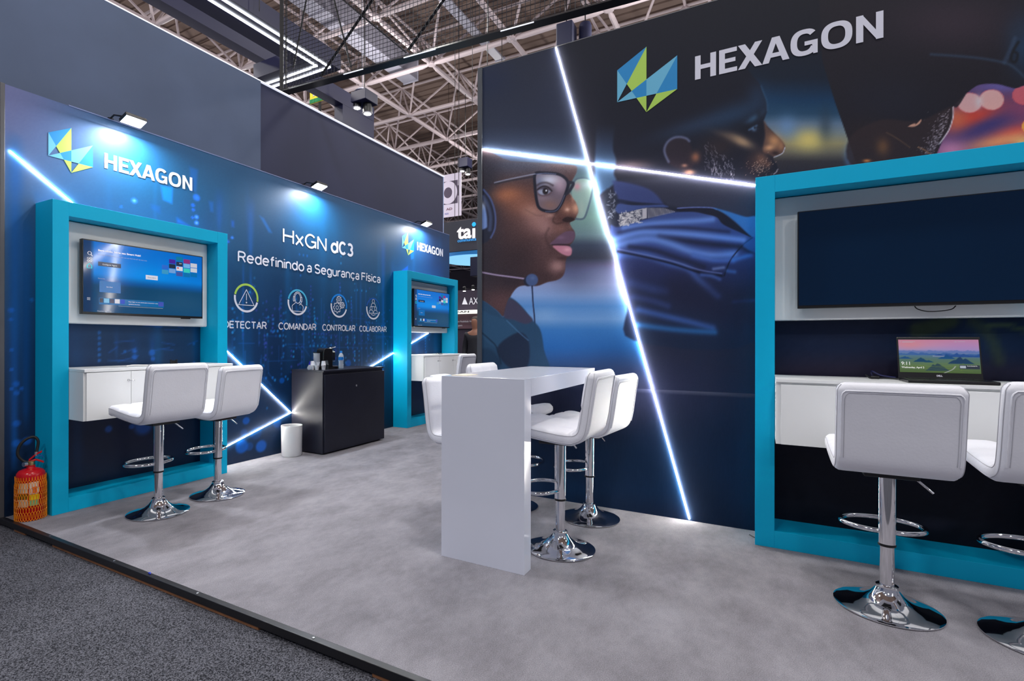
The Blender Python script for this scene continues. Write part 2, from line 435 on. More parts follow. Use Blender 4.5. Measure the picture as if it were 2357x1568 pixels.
# ------------------------------------------------------------------ painting flat prints (colour attribute on a fine sheet)
class Canvas:
    def __init__(s, U, V):
        s.U = U; s.V = V; s.C = np.zeros((len(U), 3)); s.unit = 1.0
    def fill(s, rgb): s.C[:] = np.array(rgb, float)
    def blend(s, m, rgb, a=1.0):
        m = (m * a)[:, None]; s.C[:] = s.C * (1 - m) + np.array(rgb, float) * m
    def grad(s, key, stops, mask=None):
        x = np.array([p for p, _ in stops], float); c = np.array([q for _, q in stops], float)
        g = np.stack([np.interp(key, x, c[:, i]) for i in range(3)], 1)
        if mask is None: s.C[:] = g
        else: s.C[:] = s.C * (1 - mask[:, None]) + g * mask[:, None]
    def blob(s, cx, cy, rx, ry, rgb, a=1.0, ang=0.0, p=1.0):
        c, q = math.cos(ang), math.sin(ang)
        dx, dy = s.U - cx, s.V - cy
        e = ((dx * c + dy * q) / rx) ** 2 + ((-dx * q + dy * c) / ry) ** 2
        s.blend(np.exp(-e ** p), rgb, a)
    def disc(s, cx, cy, rx, ry, rgb, a=1.0, soft=0.15):
        k = 1 + soft
        idx = np.where((abs(s.U - cx) < rx * k) & (abs(s.V - cy) < ry * k))[0]
        if len(idx) == 0: return
        e = np.sqrt(((s.U[idx] - cx) / rx) ** 2 + ((s.V[idx] - cy) / ry) ** 2)
        m = (np.clip((1 + soft - e) / (2 * soft), 0, 1) * a)[:, None]
        s.C[idx] = s.C[idx] * (1 - m) + np.array(rgb, float) * m
    def mask(s, pts, soft=1.5, smooth=True):
        P = spline(pts) if smooth else np.array(pts, float)
        out = np.zeros(len(s.U)); mg = soft * 3 + 2 * s.unit
        idx = np.where((s.U > P[:, 0].min() - mg) & (s.U < P[:, 0].max() + mg) & (s.V > P[:, 1].min() - mg) & (s.V < P[:, 1].max() + mg))[0]
        if len(idx) == 0: return out
        u, v = s.U[idx], s.V[idx]; d = np.full(len(idx), 1e9); ins = np.zeros(len(idx), bool)
        for i in range(len(P)):
            a, b = P[i - 1], P[i]; e = b - a; L = e @ e + 1e-12
            t = np.clip(((u - a[0]) * e[0] + (v - a[1]) * e[1]) / L, 0, 1)
            d = np.minimum(d, (u - a[0] - t * e[0]) ** 2 + (v - a[1] - t * e[1]) ** 2)
            cr_ = (a[1] > v) != (b[1] > v)
            xi = (b[0] - a[0]) * (v - a[1]) / (b[1] - a[1] + 1e-12) + a[0]
            ins ^= cr_ & (u < xi)
        d = np.sqrt(d) * np.where(ins, -1, 1)
        out[idx] = np.clip(0.5 - d / (2 * soft), 0, 1)
        return out
    def poly(s, pts, rgb, soft=1.5, a=1.0, smooth=True): s.blend(s.mask(pts, soft, smooth), rgb, a)
    def line(s, pts, w, rgb, soft=1.5, a=1.0, smooth=True, closed=False, gauss=False):
        P = spline(pts, closed) if smooth else np.array(pts, float)
        mg = w * 2.5 + soft * 3 + 2 * s.unit
        idx = np.where((s.U > P[:, 0].min() - mg) & (s.U < P[:, 0].max() + mg) & (s.V > P[:, 1].min() - mg) & (s.V < P[:, 1].max() + mg))[0]
        if len(idx) == 0: return
        u, v = s.U[idx], s.V[idx]; d = np.full(len(idx), 1e9)
        for i in range(0 if closed else 1, len(P)):
            p, b = P[i - 1], P[i]; e = b - p; L = e @ e + 1e-12
            t = np.clip(((u - p[0]) * e[0] + (v - p[1]) * e[1]) / L, 0, 1)
            d = np.minimum(d, (u - p[0] - t * e[0]) ** 2 + (v - p[1] - t * e[1]) ** 2)
        d = np.sqrt(d)
        k = np.exp(-(d / (w / 2)) ** 2) if gauss else np.clip(0.5 - (d - w / 2) / (2 * soft), 0, 1)
        m = np.zeros(len(s.U)); m[idx] = k
        s.blend(m, rgb, a)
def spline(pts, closed=True, k=5):
    P = np.array(pts, float); n = len(P); out = []
    for i in range(n if closed else n - 1):
        if closed: p0, p1, p2, p3 = P[i - 1], P[i], P[(i + 1) % n], P[(i + 2) % n]
        else: p0, p1, p2, p3 = P[max(i - 1, 0)], P[i], P[i + 1], P[min(i + 2, n - 1)]
        for j in range(k):
            t = j / k
            out.append(0.5 * ((2 * p1) + (-p0 + p2) * t + (2 * p0 - 5 * p1 + 4 * p2 - p3) * t * t + (-p0 + 3 * p1 - 3 * p2 + p3) * t ** 3))
    if not closed: out.append(P[-1])
    return np.array(out)
def sheet(name, A, B, fn, paint, mat, parent, pixel=True):
    """grid of points fn(a, b); paint(canvas) colours it in photo-pixel or sheet coordinates"""
    AA, BB = np.meshgrid(A, B)
    P = np.array([fn(a, b) for a, b in zip(AA.ravel(), BB.ravel())]) if not callable(getattr(fn, 'vec', None)) else fn.vec(AA.ravel(), BB.ravel())
    if pixel: u, v = project(P)
    else: u, v = AA.ravel(), BB.ravel()
    cv = Canvas(u, v); paint(cv)
    na, nb = len(A), len(B)
    i = np.arange(na * nb).reshape(nb, na)
    F = np.stack([i[:-1, :-1], i[:-1, 1:], i[1:, 1:], i[1:, :-1]], -1).reshape(-1, 4)
    org = np.array(ORG[parent.name])
    me = bpy.data.meshes.new(name)
    me.vertices.add(len(P)); me.vertices.foreach_set('co', (P - org).astype(np.float32).ravel())
    me.loops.add(F.size); me.loops.foreach_set('vertex_index', F.astype(np.int32).ravel())
    me.polygons.add(len(F)); me.polygons.foreach_set('loop_start', (np.arange(len(F)) * 4).astype(np.int32))
    me.polygons.foreach_set('loop_total', np.full(len(F), 4, np.int32)) if False else None
    me.update(calc_edges=True)
    c = np.clip(cv.C / 255.0, 0, 1); c = np.where(c <= 0.04045, c / 12.92, ((c + 0.055) / 1.055) ** 2.4)
    at = me.color_attributes.new('print', 'FLOAT_COLOR', 'POINT')
    at.data.foreach_set('color', np.concatenate([c, np.ones((len(c), 1))], 1).astype(np.float32).ravel())
    me.materials.append(mat)
    o = bpy.data.objects.new(name, me); col.objects.link(o); o.parent = parent
    ORG[o.name] = tuple(org)
    return o
# ------------------------------------------------------------------ dimensions (metres)
XL = -4.619          # printed face of the left wall
YR = 3.985           # printed face of the right wall
L0, L1, HL = 1.627, 7.745, 3.055
R0, R1, HR = -2.052, 1.95, 3.568
HF, TF = 2.255, 0.103            # cyan frames: height, section
ZH = -0.05                        # hall floor below the raised booth floor
YE = 1.607                        # front edge of the booth floor

# ------------------------------------------------------------------ floors
struct(bx(-30, 25, -8, 62, ZH - 0.05, ZH).build('floor', M['hall_carpet']), 'dark charcoal speckled carpet of the exhibition hall')
fb = struct(bx(-4.70, 3.2, YE + 0.012, 8.3, ZH, 0.0).build('floor_booth', M['carpet']), 'raised booth floor covered in mottled grey carpet')
tr = struct(bx(-4.72, 3.2, YE - 0.010, YE + 0.022, -0.034, 0.004).build('trim_1', M['black_metal'], bevel=0.003), 'black edging strip along the front of the raised booth floor')
for x0, x1 in ((-4.40, -4.24), (-3.86, -1.95), (-1.30, -0.2)):
    bx(x0, x1, YE - 0.004, YE + 0.011, ZH, -0.034).build('wood_batten', M['wood'], tr)
for px in ((113, 1235), (262, 1292), (455, 1366), (720, 1470)):
    x, y = onZ(*px, 0.004)
    MB().lathe([(0.006, 0.004), (0.006, 0.0065), (0.002, 0.0075)], (x, YE + 0.005, 0), 10).build('staple', M['steel'], tr, smooth=40)
x, y = onZ(349, 1320, 0.004)
MB().tube([(x - .008, YE + .008, .008), (x, YE + .012, .010), (x + .01, YE + .006, .007)], 0.004, 6).build('blue_tape_scrap', pmat('blue_tape', S(30, 60, 190), 0.5, var=.05), tr)

# ------------------------------------------------------------------ left wall
wl = struct(bx(XL - 0.05, XL - 0.004, L0, L1, 0, HL).build('wall_left', M['navy']), 'blue printed booth wall with circuit and bokeh pattern')
bx(XL - 0.055, XL + 0.003, L0 - 0.028, L0, 0, HL + 0.004).build('end_profile', M['grey_profile'], wl, bevel=0.003)
struct(bx(XL - 0.055, XL + 0.004, 2.02, L1, HL - 0.002, HL + 0.006).build('trim_2', pmat('pale_top_edge', S(120, 135, 180), 0.4, var=.05), None), 'pale edging along the top of the blue wall')
def fnL(a, b, d=0.0): return (XL + 0.0025 + d, a, b)
def fnLs(a, b): return (XL, a, b)
fnLs.vec = lambda A, B: np.stack([np.full(len(A), XL), A, B], 1)

def paint_left(c):
    U, V = c.U, c.V; c.unit = .01
    # sheet coordinates: U = along the wall (m), V = height (m)
    def zz(x0, y0, k):
        def g(X, Y): return onX(x0 + X / k, y0 + Y / k, XL)
        return g
    c.grad(V, [(0, (6, 32, 58)), (0.5, (6, 44, 76)), (1.2, (6, 50, 88)), (2.0, (8, 62, 98)), (2.6, (14, 74, 112)), (3.1, (26, 74, 114))])
    # broad colour drift along the wall
    c.blob(1.55, 3.0, 0.75, 0.95, (112, 104, 146), 0.85)  # purplish light on the near top corner, painted into the print
    c.blob(3.0, 2.4, 1.1, 0.7, (4, 84, 130), 0.45)
    c.blob(4.1, 1.0, 0.6, 1.5, (2, 30, 70), 0.45)
    c.blob(5.2, 2.3, 0.8, 0.7, (4, 74, 124), 0.35)
    c.blob(7.4, 2.6, 0.8, 1.0, (26, 42, 84), 0.7)
    c.blob(6.9, 1.0, 0.7, 0.7, (4, 48, 104), 0.5)
    c.blob(2.4, 0.5, 0.8, 0.5, (10, 14, 46), 0.7)
    r = np.random.default_rng(8)
    for i in range(60):                                   # soft vertical curtains of light
        a = r.uniform(1.6, 7.7); w = r.uniform(0.015, 0.08); top = r.uniform(1.2, 3.1); ln = r.uniform(.4, 1.6)
        m = np.exp(-((U - a) / w) ** 2) * np.clip((top - V) * 4, 0, 1) * np.clip((V - top + ln) * 3, 0, 1)
        c.blend(m, [(4, 86, 140), (4, 64, 114), (10, 94, 150)][i % 3], r.uniform(.12, .4))
    for px, w, v0, v1, al in ((505, .05, 430, 545, .75), (577, .05, 450, 610, .75), (577, .018, 600, 720, .6), (560, .014, 590, 850, .6), (34, .05, 300, 1100, .7), (60, .05, 480, 1000, .45),
                              (682, .014, 640, 760, .55), (882, .05, 540, 900, .7), (903, .04, 600, 900, .4), (268, .02, 750, 840, .5), (310, .05, 760, 850, .4), (350, .04, 755, 835, .6), (830, .02, 640, 820, .5), (842, .015, 640, 800, .4), (820, .012, 640, 760, .6)):
        a, z1 = onX(px, v0, XL); _, z0 = onX(px, v1, XL)
        taper = np.clip((V - z0) / (z1 - z0), 0, 1)
        m = np.exp(-((U - a) / (w * (0.35 + 0.65 * taper))) ** 2) * np.clip((z1 - V) * 5, 0, 1) * np.clip((V - z0) * 6, 0, 1)
        c.blend(m, (4, 84, 160), al)
    g6 = zz(150, 380, 4.81); g7 = zz(520, 740, 4.6125)
    def dsc(g, X, Y, rp, k, rgb, al=.85, hot=None):
        a, b = g(X, Y); a2, _ = g(X + rp, Y); rr = abs(a2 - a); rz = max(rr * .9, .012)
        c.disc(a, b, rr, rz, rgb, al, .2)
        if hot: c.blob(a, b, rr * .55, rz * .55, hot, .8)
    for X, Y, rp, hot in ((765, 395, 36, (130, 195, 250)), (622, 463, 16, None), (1455, 360, 40, (40, 130, 230)), (1415, 445, 22, None), (1418, 495, 20, None), (1455, 575, 26, (120, 185, 245)), (1455, 640, 26, (150, 205, 250)), (1410, 580, 16, None), (1850, 805, 18, (80, 150, 240)), (1805, 848, 18, None)):
        dsc(g6, X, Y, rp, 4.8, (16, 100, 210), .85, hot)
    for X, Y, rp, al in ((170, 1330, 65, .8), (250, 1330, 40, .4), (375, 1325, 55, .85), (215, 1055, 36, .8), (595, 628, 26, .8), (1300, 445, 28, .8), (270, 470, 40, .35), (320, 1185, 60, .25), (190, 1180, 35, .3), (545, 1085, 40, .35)):
        dsc(g7, X, Y, rp, 4.6, (0, 84, 176), al)
    def dpx(u, v, rp, rgb, al):
        a, b = onX(u, v, XL); a2, _ = onX(u + rp, v, XL); c.disc(a, b, abs(a2 - a), abs(a2 - a), rgb, al, .3)
    for u, v, rp in ((26, 714, 7), (25, 736, 5), (27, 805, 5), (27, 851, 5), (37, 884, 8), (27, 895, 5), (50, 895, 5), (38, 905, 7), (38, 975, 9), (38, 1020, 10), (62, 1015, 11), (250, 988, 8), (303, 982, 6), (330, 980, 20), (310, 822, 6), (310, 808, 5), (350, 812, 7), (352, 826, 5)):
        dpx(u, v, rp, (20, 104, 210), .6)
    for q, rgb, al in (([(1060, 230), (1190, 250), (1185, 430), (1085, 385)], (0, 118, 212), .9), ([(1235, 580), (1390, 680), (1240, 640)], (0, 96, 190), .8), ([(1375, 20), (1470, 50), (1450, 300), (1400, 290)], (0, 96, 190), .5),
                       ([(2150, 560), (2200, 590), (2290, 750), (2255, 745)], (0, 100, 185), .7), ([(1590, 400), (1640, 410), (1640, 520), (1610, 515)], (0, 96, 190), .6), ([(1840, 615), (1870, 620), (1870, 690), (1842, 680)], (0, 88, 190), .8), ([(950, 430), (1050, 460), (1050, 540), (955, 480)], (0, 88, 175), .4)):
        c.poly([g6(*p) for p in q], rgb, .012, al, False)
    for u0, v0, u1, v1 in ((939, 618, 925, 600), ):
        pass
    c.poly([onX(*p, XL) for p in ((925, 622), (939, 612), (939, 621), (926, 627))], (0, 86, 186), .01, .8, False)
    c.poly([onX(*p, XL) for p in ((945, 577), (952, 580), (952, 595), (946, 598))], (0, 110, 205), .01, .6, False)
    # fine digital rain: dots, dashes and traces
    for i in range(230):
        a = r.uniform(3.25, 6.1) if i % 4 else r.uniform(1.7, 7.6); b = r.normal(1.35, .35); n = int(r.integers(1, 7)); sp = r.choice([.045, .06, .09])
        rgb = [(20, 120, 215), (30, 150, 225), (60, 70, 170), (10, 100, 190)][i % 4]; al = r.uniform(.3, .75)
        hor = r.random() < .25
        for k in range(n):
            if r.random() < .75:
                aa, bb = (a + k * sp, b) if hor else (a, b - k * sp)
                c.disc(aa, bb, .012, .014, rgb, al, .35)
    for i in range(46):
        a = r.uniform(3.25, 6.15); b = r.uniform(.9, 1.9); ln = r.uniform(.1, .6)
        c.line([(a, b), (a, b - ln)], .009, (24, 112, 210), .006, r.uniform(.2, .55), False)
        if i % 4 == 0: c.line([(a, b - ln), (a + .09, b - ln - .1)], .008, (24, 112, 210), .006, .4, False)
    for i in range(26):
        a = r.uniform(3.25, 6.0); b = r.uniform(1.0, 1.6)
        c.line([(a, b), (a + r.uniform(.1, .5), b)], .008, (16, 96, 190), .006, .35, False)
    for i in range(14):
        a = r.uniform(2.0, 3.1); b = r.uniform(1.05, 1.4)
        c.line([(a, b), (a + r.uniform(.05, .2), b + r.uniform(-.02, .05))], .008, (16, 96, 190), .006, .5, False)
    n = r.normal(0, 1, len(U))
    c.C += n[:, None] * 0.8
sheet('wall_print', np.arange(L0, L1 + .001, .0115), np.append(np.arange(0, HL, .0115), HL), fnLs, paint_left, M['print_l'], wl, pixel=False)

# logo (six-sided folded ribbon) and lettering
def logo(a0, b0, k, fn, parent):
    A = (0, .355); B = (.2075, .4737); C2 = (.2075, .2335); D = (.415, .355); Ee = (.415, .118); Ff = (.2075, 0); G = (0, .118)
    P = lambda p, q, t: (p[0] + (q[0] - p[0]) * t, p[1] + (q[1] - p[1]) * t)
    def inter(p, q, r, s_):
        d1 = (q[0] - p[0], q[1] - p[1]); d2 = (s_[0] - r[0], s_[1] - r[1]); den = d1[0] * d2[1] - d1[1] * d2[0]
        t = ((r[0] - p[0]) * d2[1] - (r[1] - p[1]) * d2[0]) / den; return (p[0] + d1[0] * t, p[1] + d1[1] * t)
    # construction lines: A-F, G-B, G-D, G-E, D-F, B-F(vertical)
    i1 = inter(A, Ff, G, B)          # upper-left crossing
    i2 = inter(A, Ff, G, D)
    i3 = inter(A, Ff, G, Ee)
    c1 = inter(G, D, B, Ff); c2 = inter(G, Ee, B, Ff); j = inter(D, Ff, G, Ee)
    facets = [('lg_blue', [A, i1, B]), ('lg_light', [A, G, i1]), ('lg_green', [i1, i2, c1, B]),
              ('lg_light', [G, i3, i2]), ('lg_blue', [i2, i3, c2, c1]), ('lg_light', [c1, c2, j, D]), ('lg_blue', [D, j, Ee]),
              ('lg_green', [i3, Ff, c2]), ('lg_green', [j, Ff, Ee])]
    for m, pts in facets:
        MB().add([fn(a0 + p[0] * k, b0 + p[1] * k) for p in pts], [tuple(range(len(pts)))]).build('logo_facet', M[m], parent, fix=False)
logo(1.8873, 2.5427, 0.7323, fnL, wl)
logo(6.3688, 2.5395, 0.7487, fnL, wl)
hexword_mb(MB(), 2.275, 3.037, 2.648, 0.124, fnL).build('lettering', M['white_print'], wl, fix=False)
hexword_mb(MB(), 6.766, 7.526, 2.656, 0.125, fnL).build('lettering', M['white_print'], wl, fix=False)
t = MB(); word_mb(t, 'HxGN', 4.118, 4.800, 2.338, 0.172, fnL, .130); [word_mb(t, ch, a_, b_, 2.338, 0.174, fnL, .19) for ch, a_, b_ in (('d', 4.872, 5.006), ('C', 5.016, 5.158), ('3', 5.164, 5.288))]
t.build('lettering', M['white_print'], wl, fix=False)
word_mb(MB(), 'Redefinindo a Segurança Física', 3.535, 5.855, 2.050, 0.116, fnL, .145).build('lettering', M['white_print'], wl, fix=False)
for wd, a0, a1 in (('DETECTAR', 3.370, 3.897), ('COMANDAR', 4.058, 4.627), ('CONTROLAR', 4.730, 5.329), ('COLABORAR', 5.410, 5.996)):
    word_mb(MB(), wd, a0, a1, 1.368, 0.083, fnL, .150, .09).build('lettering', M['white_print'], wl, fix=False)
# four round icons
def icon(cy, mat):
    cz, r0, r1 = 1.689, .150, .128
    for a0, a1, m in ((-.22, 2.92, mat), (2.98, 6.0, 'white_print')):
        v, f = band(ring_pts(cy, cz, r0, r0, a0, a1, 40), ring_pts(cy, cz, r1, r1, a0, a1, 40))
        MB().add([fnL(*p) for p in v], f).build('icon_ring', M[m], wl, fix=False)
W = .007
def gear(m, cx, cz, r, n):
    pts = []
    for i in range(n):
        for da, rr in ((-.30, .78), (-.18, 1.0), (.18, 1.0), (.30, .78)):
            a = 2 * PI * (i + da) / n; pts.append((cx + r * rr * math.cos(a), cz + r * rr * math.sin(a)))
    stroke_mb(m, pts, W, fnL, True); stroke_mb(m, ring_pts(cx, cz, r * .34, r * .34, 0, 2 * PI, 16)[:-1], W, fnL, True)
def bust(m, cx, cz, k):
    stroke_mb(m, [(cx + .035 * k * math.cos(a), cz + .052 * k + .045 * k * math.sin(a)) for a in np.linspace(-1.0, PI + 1.0, 20)], W, fnL)
    stroke_mb(m, [(cx - .02 * k, cz + .015 * k), (cx - .05 * k, cz), (cx - .065 * k, cz - .02 * k), (cx - .07 * k, cz - .06 * k), (cx + .07 * k, cz - .06 * k), (cx + .065 * k, cz - .02 * k), (cx + .05 * k, cz), (cx + .02 * k, cz + .015 * k)], W, fnL, True)
icon(3.640, 'lg_green'); icon(4.337, 'ic_cyan'); icon(5.022, 'ic_blue'); icon(5.702, 'ic_navy')
m = MB(); stroke_mb(m, [(3.640, 1.775), (3.545, 1.615), (3.735, 1.615)], W, fnL, True)
stroke_mb(m, [(3.640, 1.735), (3.640, 1.665)], W, fnL); m.add([fnL(*p) for p in ring_pts(3.640, 1.642, .009, .009, 0, 2 * PI, 12)[:-1]], [tuple(range(12))])
m.build('icon_symbol', M['white_print'], wl, fix=False)
m = MB(); cx, cz = 4.337, 1.70
stroke_mb(m, [(cx + .042 * math.cos(a), cz + .035 + .058 * math.sin(a)) for a in np.linspace(0, 2 * PI, 28)[:-1]], W, fnL, True)
stroke_mb(m, [(cx + .058 * math.cos(a), cz + .038 + .070 * math.sin(a)) for a in np.linspace(.1, PI - .1, 20)], W, fnL)
for s_ in (-1, 1): stroke_mb(m, [(cx + s_ * .047, cz + .05), (cx + s_ * .065, cz + .05), (cx + s_ * .065, cz), (cx + s_ * .047, cz)], W, fnL, True)
stroke_mb(m, [(cx + .058, cz), (cx + .05, cz - .03), (cx + .02, cz - .04)], W, fnL)
stroke_mb(m, [(cx - .03, cz - .015), (cx - .08, cz - .05), (cx - .085, cz - .065), (cx - .075, cz - .115), (cx + .075, cz - .115), (cx + .085, cz - .065), (cx + .08, cz - .05), (cx + .03, cz - .015)], W, fnL)
m.build('icon_symbol', M['white_print'], wl, fix=False)
m = MB(); gear(m, 5.022, 1.765, .046, 8); gear(m, 4.99, 1.665, .068, 8); gear(m, 5.085, 1.70, .038, 7); m.build('icon_symbol', M['white_print'], wl, fix=False)
m = MB(); bust(m, 5.702, 1.755, .65); bust(m, 5.655, 1.66, .6); bust(m, 5.749, 1.66, .6); stroke_mb(m, [(5.655, 1.61), (5.702, 1.595), (5.749, 1.61)], W, fnL)
m.build('icon_symbol', M['white_print'], wl, fix=False)
bx(XL + .004, XL + .009, 1.597, 1.60, 1.02, 1.10) if False else None

# ------------------------------------------------------------------ right wall
wr = struct(bx(R0, R1, YR + 0.004, YR + 0.06, 0, HR).build('wall_right', M['navy']), 'tall booth wall printed with a dark photo collage of people at work')
bx(R0 - 0.042, R0, YR - 0.012, YR + 0.065, 0, HR + .004).build('end_profile', pmat('dark_grey_profile', S(62, 66, 74), .45, var=.05), wr, bevel=.003)
struct(bx(R0, R1, YR - 0.001, YR + 0.062, HR, HR + .006).build('trim_3', M['grey_profile']), 'thin metal edging on top of the photo wall')
struct(bx(R0 - 0.04, R0, YR + 0.066, 7.4, 0, HR).build('wall_side', M['navy']), 'dark side wall of the storage room behind the photo wall')
def fnR(a, b, d=0.0): return (a, YR - 0.0025 - d, b)
def fnRs(a, b): return (a, YR, b)
fnRs.vec = lambda A, B: np.stack([A, np.full(len(A), YR), B], 1)

def paint_right(c):
    U, V = c.U, c.V
    def zz(x0, y0, k): return lambda pts: [(x0 + X / k, y0 + Y / k) for X, Y in pts]
    z1 = zz(1110, 340, 3.0156); z2 = zz(1400, 180, 5.124); z3 = zz(1390, 440, 4.354); z4 = zz(1850, 60, 4.6114)
    def q1(X, Y): return 1110 + X / 3.0156, 340 + Y / 3.0156
    def q2(X, Y): return 1400 + X / 5.124, 180 + Y / 5.124
    def q3(X, Y): return 1390 + X / 4.354, 440 + Y / 4.354
    def q4(X, Y): return 1850 + X / 4.6114, 60 + Y / 4.6114
    def b1(X, Y, rx, ry, *k, **w): c.blob(*q1(X, Y), rx / 3.0156, ry / 3.0156, *k, **w)
    def b2(X, Y, rx, ry, *k, **w): c.blob(*q2(X, Y), rx / 5.124, ry / 5.124, *k, **w)
    def b3(X, Y, rx, ry, *k, **w): c.blob(*q3(X, Y), rx / 4.354, ry / 4.354, *k, **w)
    def b4(X, Y, rx, ry, *k, **w): c.blob(*q4(X, Y), rx / 4.6114, ry / 4.6114, *k, **w)
    c.fill((20, 24, 42))
    # ---- left picture: blurred office behind the operator
    led = 1280 + (V - 107) * (1587 - 1280) / (1195 - 107)
    left = np.clip((led + 4 - U) / 8, 0, 1)
    c.grad(V, [(100, (26, 32, 52)), (290, (36, 44, 66)), (370, (58, 76, 106)), (420, (84, 116, 122)), (500, (104, 142, 136)), (540, (96, 124, 132)), (565, (52, 62, 84)), (595, (46, 50, 66)), (610, (74, 72, 104)), (625, (90, 96, 140)), (655, (128, 146, 194)), (680, (118, 150, 202)), (705, (70, 126, 190)), (735, (92, 138, 192)), (760, (40, 104, 172)), (800, (24, 88, 158)), (850, (34, 62, 108)), (900, (30, 40, 70)), (960, (24, 34, 62)), (1040, (10, 38, 72)), (1130, (4, 40, 78)), (1200, (10, 30, 62))], left)
    b1(430, 1160, 100, 50, (120, 160, 205), .5)
    b1(820, 900, 160, 90, (150, 160, 205), .5)
    c.blob(1330, 640, 60, 40, (40, 46, 66), .35)
    c.blob(1400, 250, 70, 120, (22, 26, 44), .6)
    c.blob(1395, 440, 22, 60, (96, 140, 190), .7)
    c.blob(1120, 180, 60, 50, (18, 32, 66), .7)
    c.blob(1190, 930, 60, 40, (62, 54, 84), .6)
    c.blob(1300, 940, 120, 50, (24, 30, 54), .5)
    # ---- middle picture: uniformed man seen from behind, face in profile
    right = 1 - left
    c.grad(V, [(0, (12, 16, 32)), (200, (14, 18, 36)), (420, (26, 28, 44)), (560, (30, 36, 62)), (800, (28, 34, 58)), (900, (25, 33, 58)), (1000, (20, 30, 56)), (1230, (4, 26, 54))], right)
    hb = c.mask(z2([(-120, 430), (75, 470), (62, 700), (60, 850), (92, 960), (80, 1050), (66, 1130), (96, 1212), (30, 1280), (-40, 1330), (-150, 1300)]), 3) * right
    c.blend(hb * np.clip((V - 285) / 110, 0, 1), (66, 104, 150), .8)
    c.blob(1470, 900, 140, 70, (44, 48, 84), .6); c.blob(1560, 1050, 120, 80, (10, 34, 66), .6)
    c.blob(1690, 1100, 80, 140, (0, 30, 62), .7)
    # background right of the face
    bg = c.mask(z2([(1750, -200), (1800, 90), (1832, 180), (1866, 270), (1874, 330), (1876, 380), (1846, 470), (1836, 510), (1880, 570), (1960, 650), (2030, 720), (2075, 780), (2084, 830), (2060, 880), (2000, 915), (1955, 930), (1950, 960), (1985, 1010), (1997, 1080), (1960, 1150), (3300, 1150), (3300, -250)]), 1.5)
    c.grad(V, [(90, (10, 18, 36)), (180, (6, 24, 46)), (230, (2, 50, 88)), (262, (28, 66, 98)), (285, (86, 110, 138)), (305, (112, 124, 128)), (330, (146, 132, 92)), (350, (104, 96, 82)), (372, (48, 44, 52)), (420, (30, 28, 42))], bg)
    c.C[:] = c.C  # keep
    bm = bg
    yb = np.exp(-(((U - 1862) / 36) ** 2 + ((V - 322) / 24) ** 2)); c.blend(yb * bm, (214, 188, 98), .9)
    yb = np.exp(-(((U - 1812) / 22) ** 2 + ((V - 292) / 26) ** 2)); c.blend(yb * bm, (92, 136, 190), .6)
    yb = np.exp(-(((U - 1900) / 16) ** 2 + ((V - 290) / 40) ** 2)); c.blend(yb * bm, (30, 46, 60), .5)
    yb = np.exp(-(((U - 1958) / 12) ** 2 + ((V - 355) / 26) ** 2)); c.blend(yb * bm, (88, 140, 205), .9)
    # forehead sheen, brow, eye, nose
    b2(1500, 420, 420, 130, (26, 66, 104), .55, ang=-.35)
    b2(1000, 560, 500, 90, (40, 66, 100), .45, ang=-.3)
    b2(1760, 200, 120, 160, (26, 60, 96), .45)
    c.line(z2([(1802, 90), (1836, 180), (1868, 270), (1876, 380)]), 3, (52, 92, 130), 2, .5)
    b2(1720, 470, 130, 34, (52, 92, 128), .7, ang=-.6)
    b2(1780, 430, 40, 60, (16, 26, 44), .7)
    b2(1650, 590, 150, 60, (14, 20, 36), .85, ang=.15)
    c.line(z2([(1662, 610), (1700, 590), (1750, 560)]), 4, (70, 100, 140), 2, .8)
    b2(1720, 600, 28, 26, (96, 130, 170), .8); b2(1728, 585, 12, 18, (14, 18, 30), .9)
    b2(1560, 740, 150, 55, (190, 152, 112), .9, ang=.42)
    b2(1420, 690, 170, 40, (120, 100, 84), .5, ang=.35)
    b2(1300, 800, 190, 140, (52, 38, 40), .6)
    nose = z2([(1838, 505), (1882, 572), (1960, 650), (2030, 720), (2075, 780), (2084, 830), (2060, 880), (2000, 915), (1955, 930), (1900, 900), (1830, 870), (1830, 780), (1850, 680)])
    c.poly(nose, (96, 66, 58), 2.5, .85)
    b2(1960, 740, 80, 70, (196, 134, 86), .9, ang=.6); b2(1900, 820, 60, 34, (214, 150, 104), .9, ang=-.2); b2(2040, 800, 40, 60, (170, 112, 76), .7)
    b2(1970, 885, 40, 22, (40, 26, 30), .9)
    c.line(z2([(2083, 820), (2060, 880), (2000, 915), (1957, 930)]), 1.8, (208, 208, 224), 1, .9)
    b2(1800, 960, 90, 90, (128, 84, 66), .8); b2(1880, 1020, 40, 40, (110, 66, 52), .6); b2(1700, 1000, 90, 120, (58, 40, 44), .6)
    c.line(z2([(1997, 1075), (1985, 1105), (1955, 1130)]), 1.6, (226, 206, 216), 1, .9)
    b2(1830, 1100, 120, 40, (34, 28, 38), .8)
    # ear
    c.poly(z2([(700, 990), (668, 900), (662, 830), (700, 755), (770, 705), (850, 692), (930, 715), (980, 800), (990, 900), (1010, 1000), (960, 1110), (860, 1080), (760, 1040)]), (40, 32, 44), 3, .85)
    c.line(z2([(712, 985), (672, 900), (664, 830), (702, 752), (772, 704), (850, 694), (920, 712), (955, 742)]), 5, (96, 104, 140), 2.5, .85)
    b2(1030, 930, 50, 60, (150, 92, 66), .85); b2(900, 1030, 34, 20, (170, 120, 100), .8); b2(960, 1105, 60, 26, (176, 122, 100), .8)
    b2(300, 1010, 200, 50, (92, 74, 80), .6)
    r = np.random.default_rng(4)
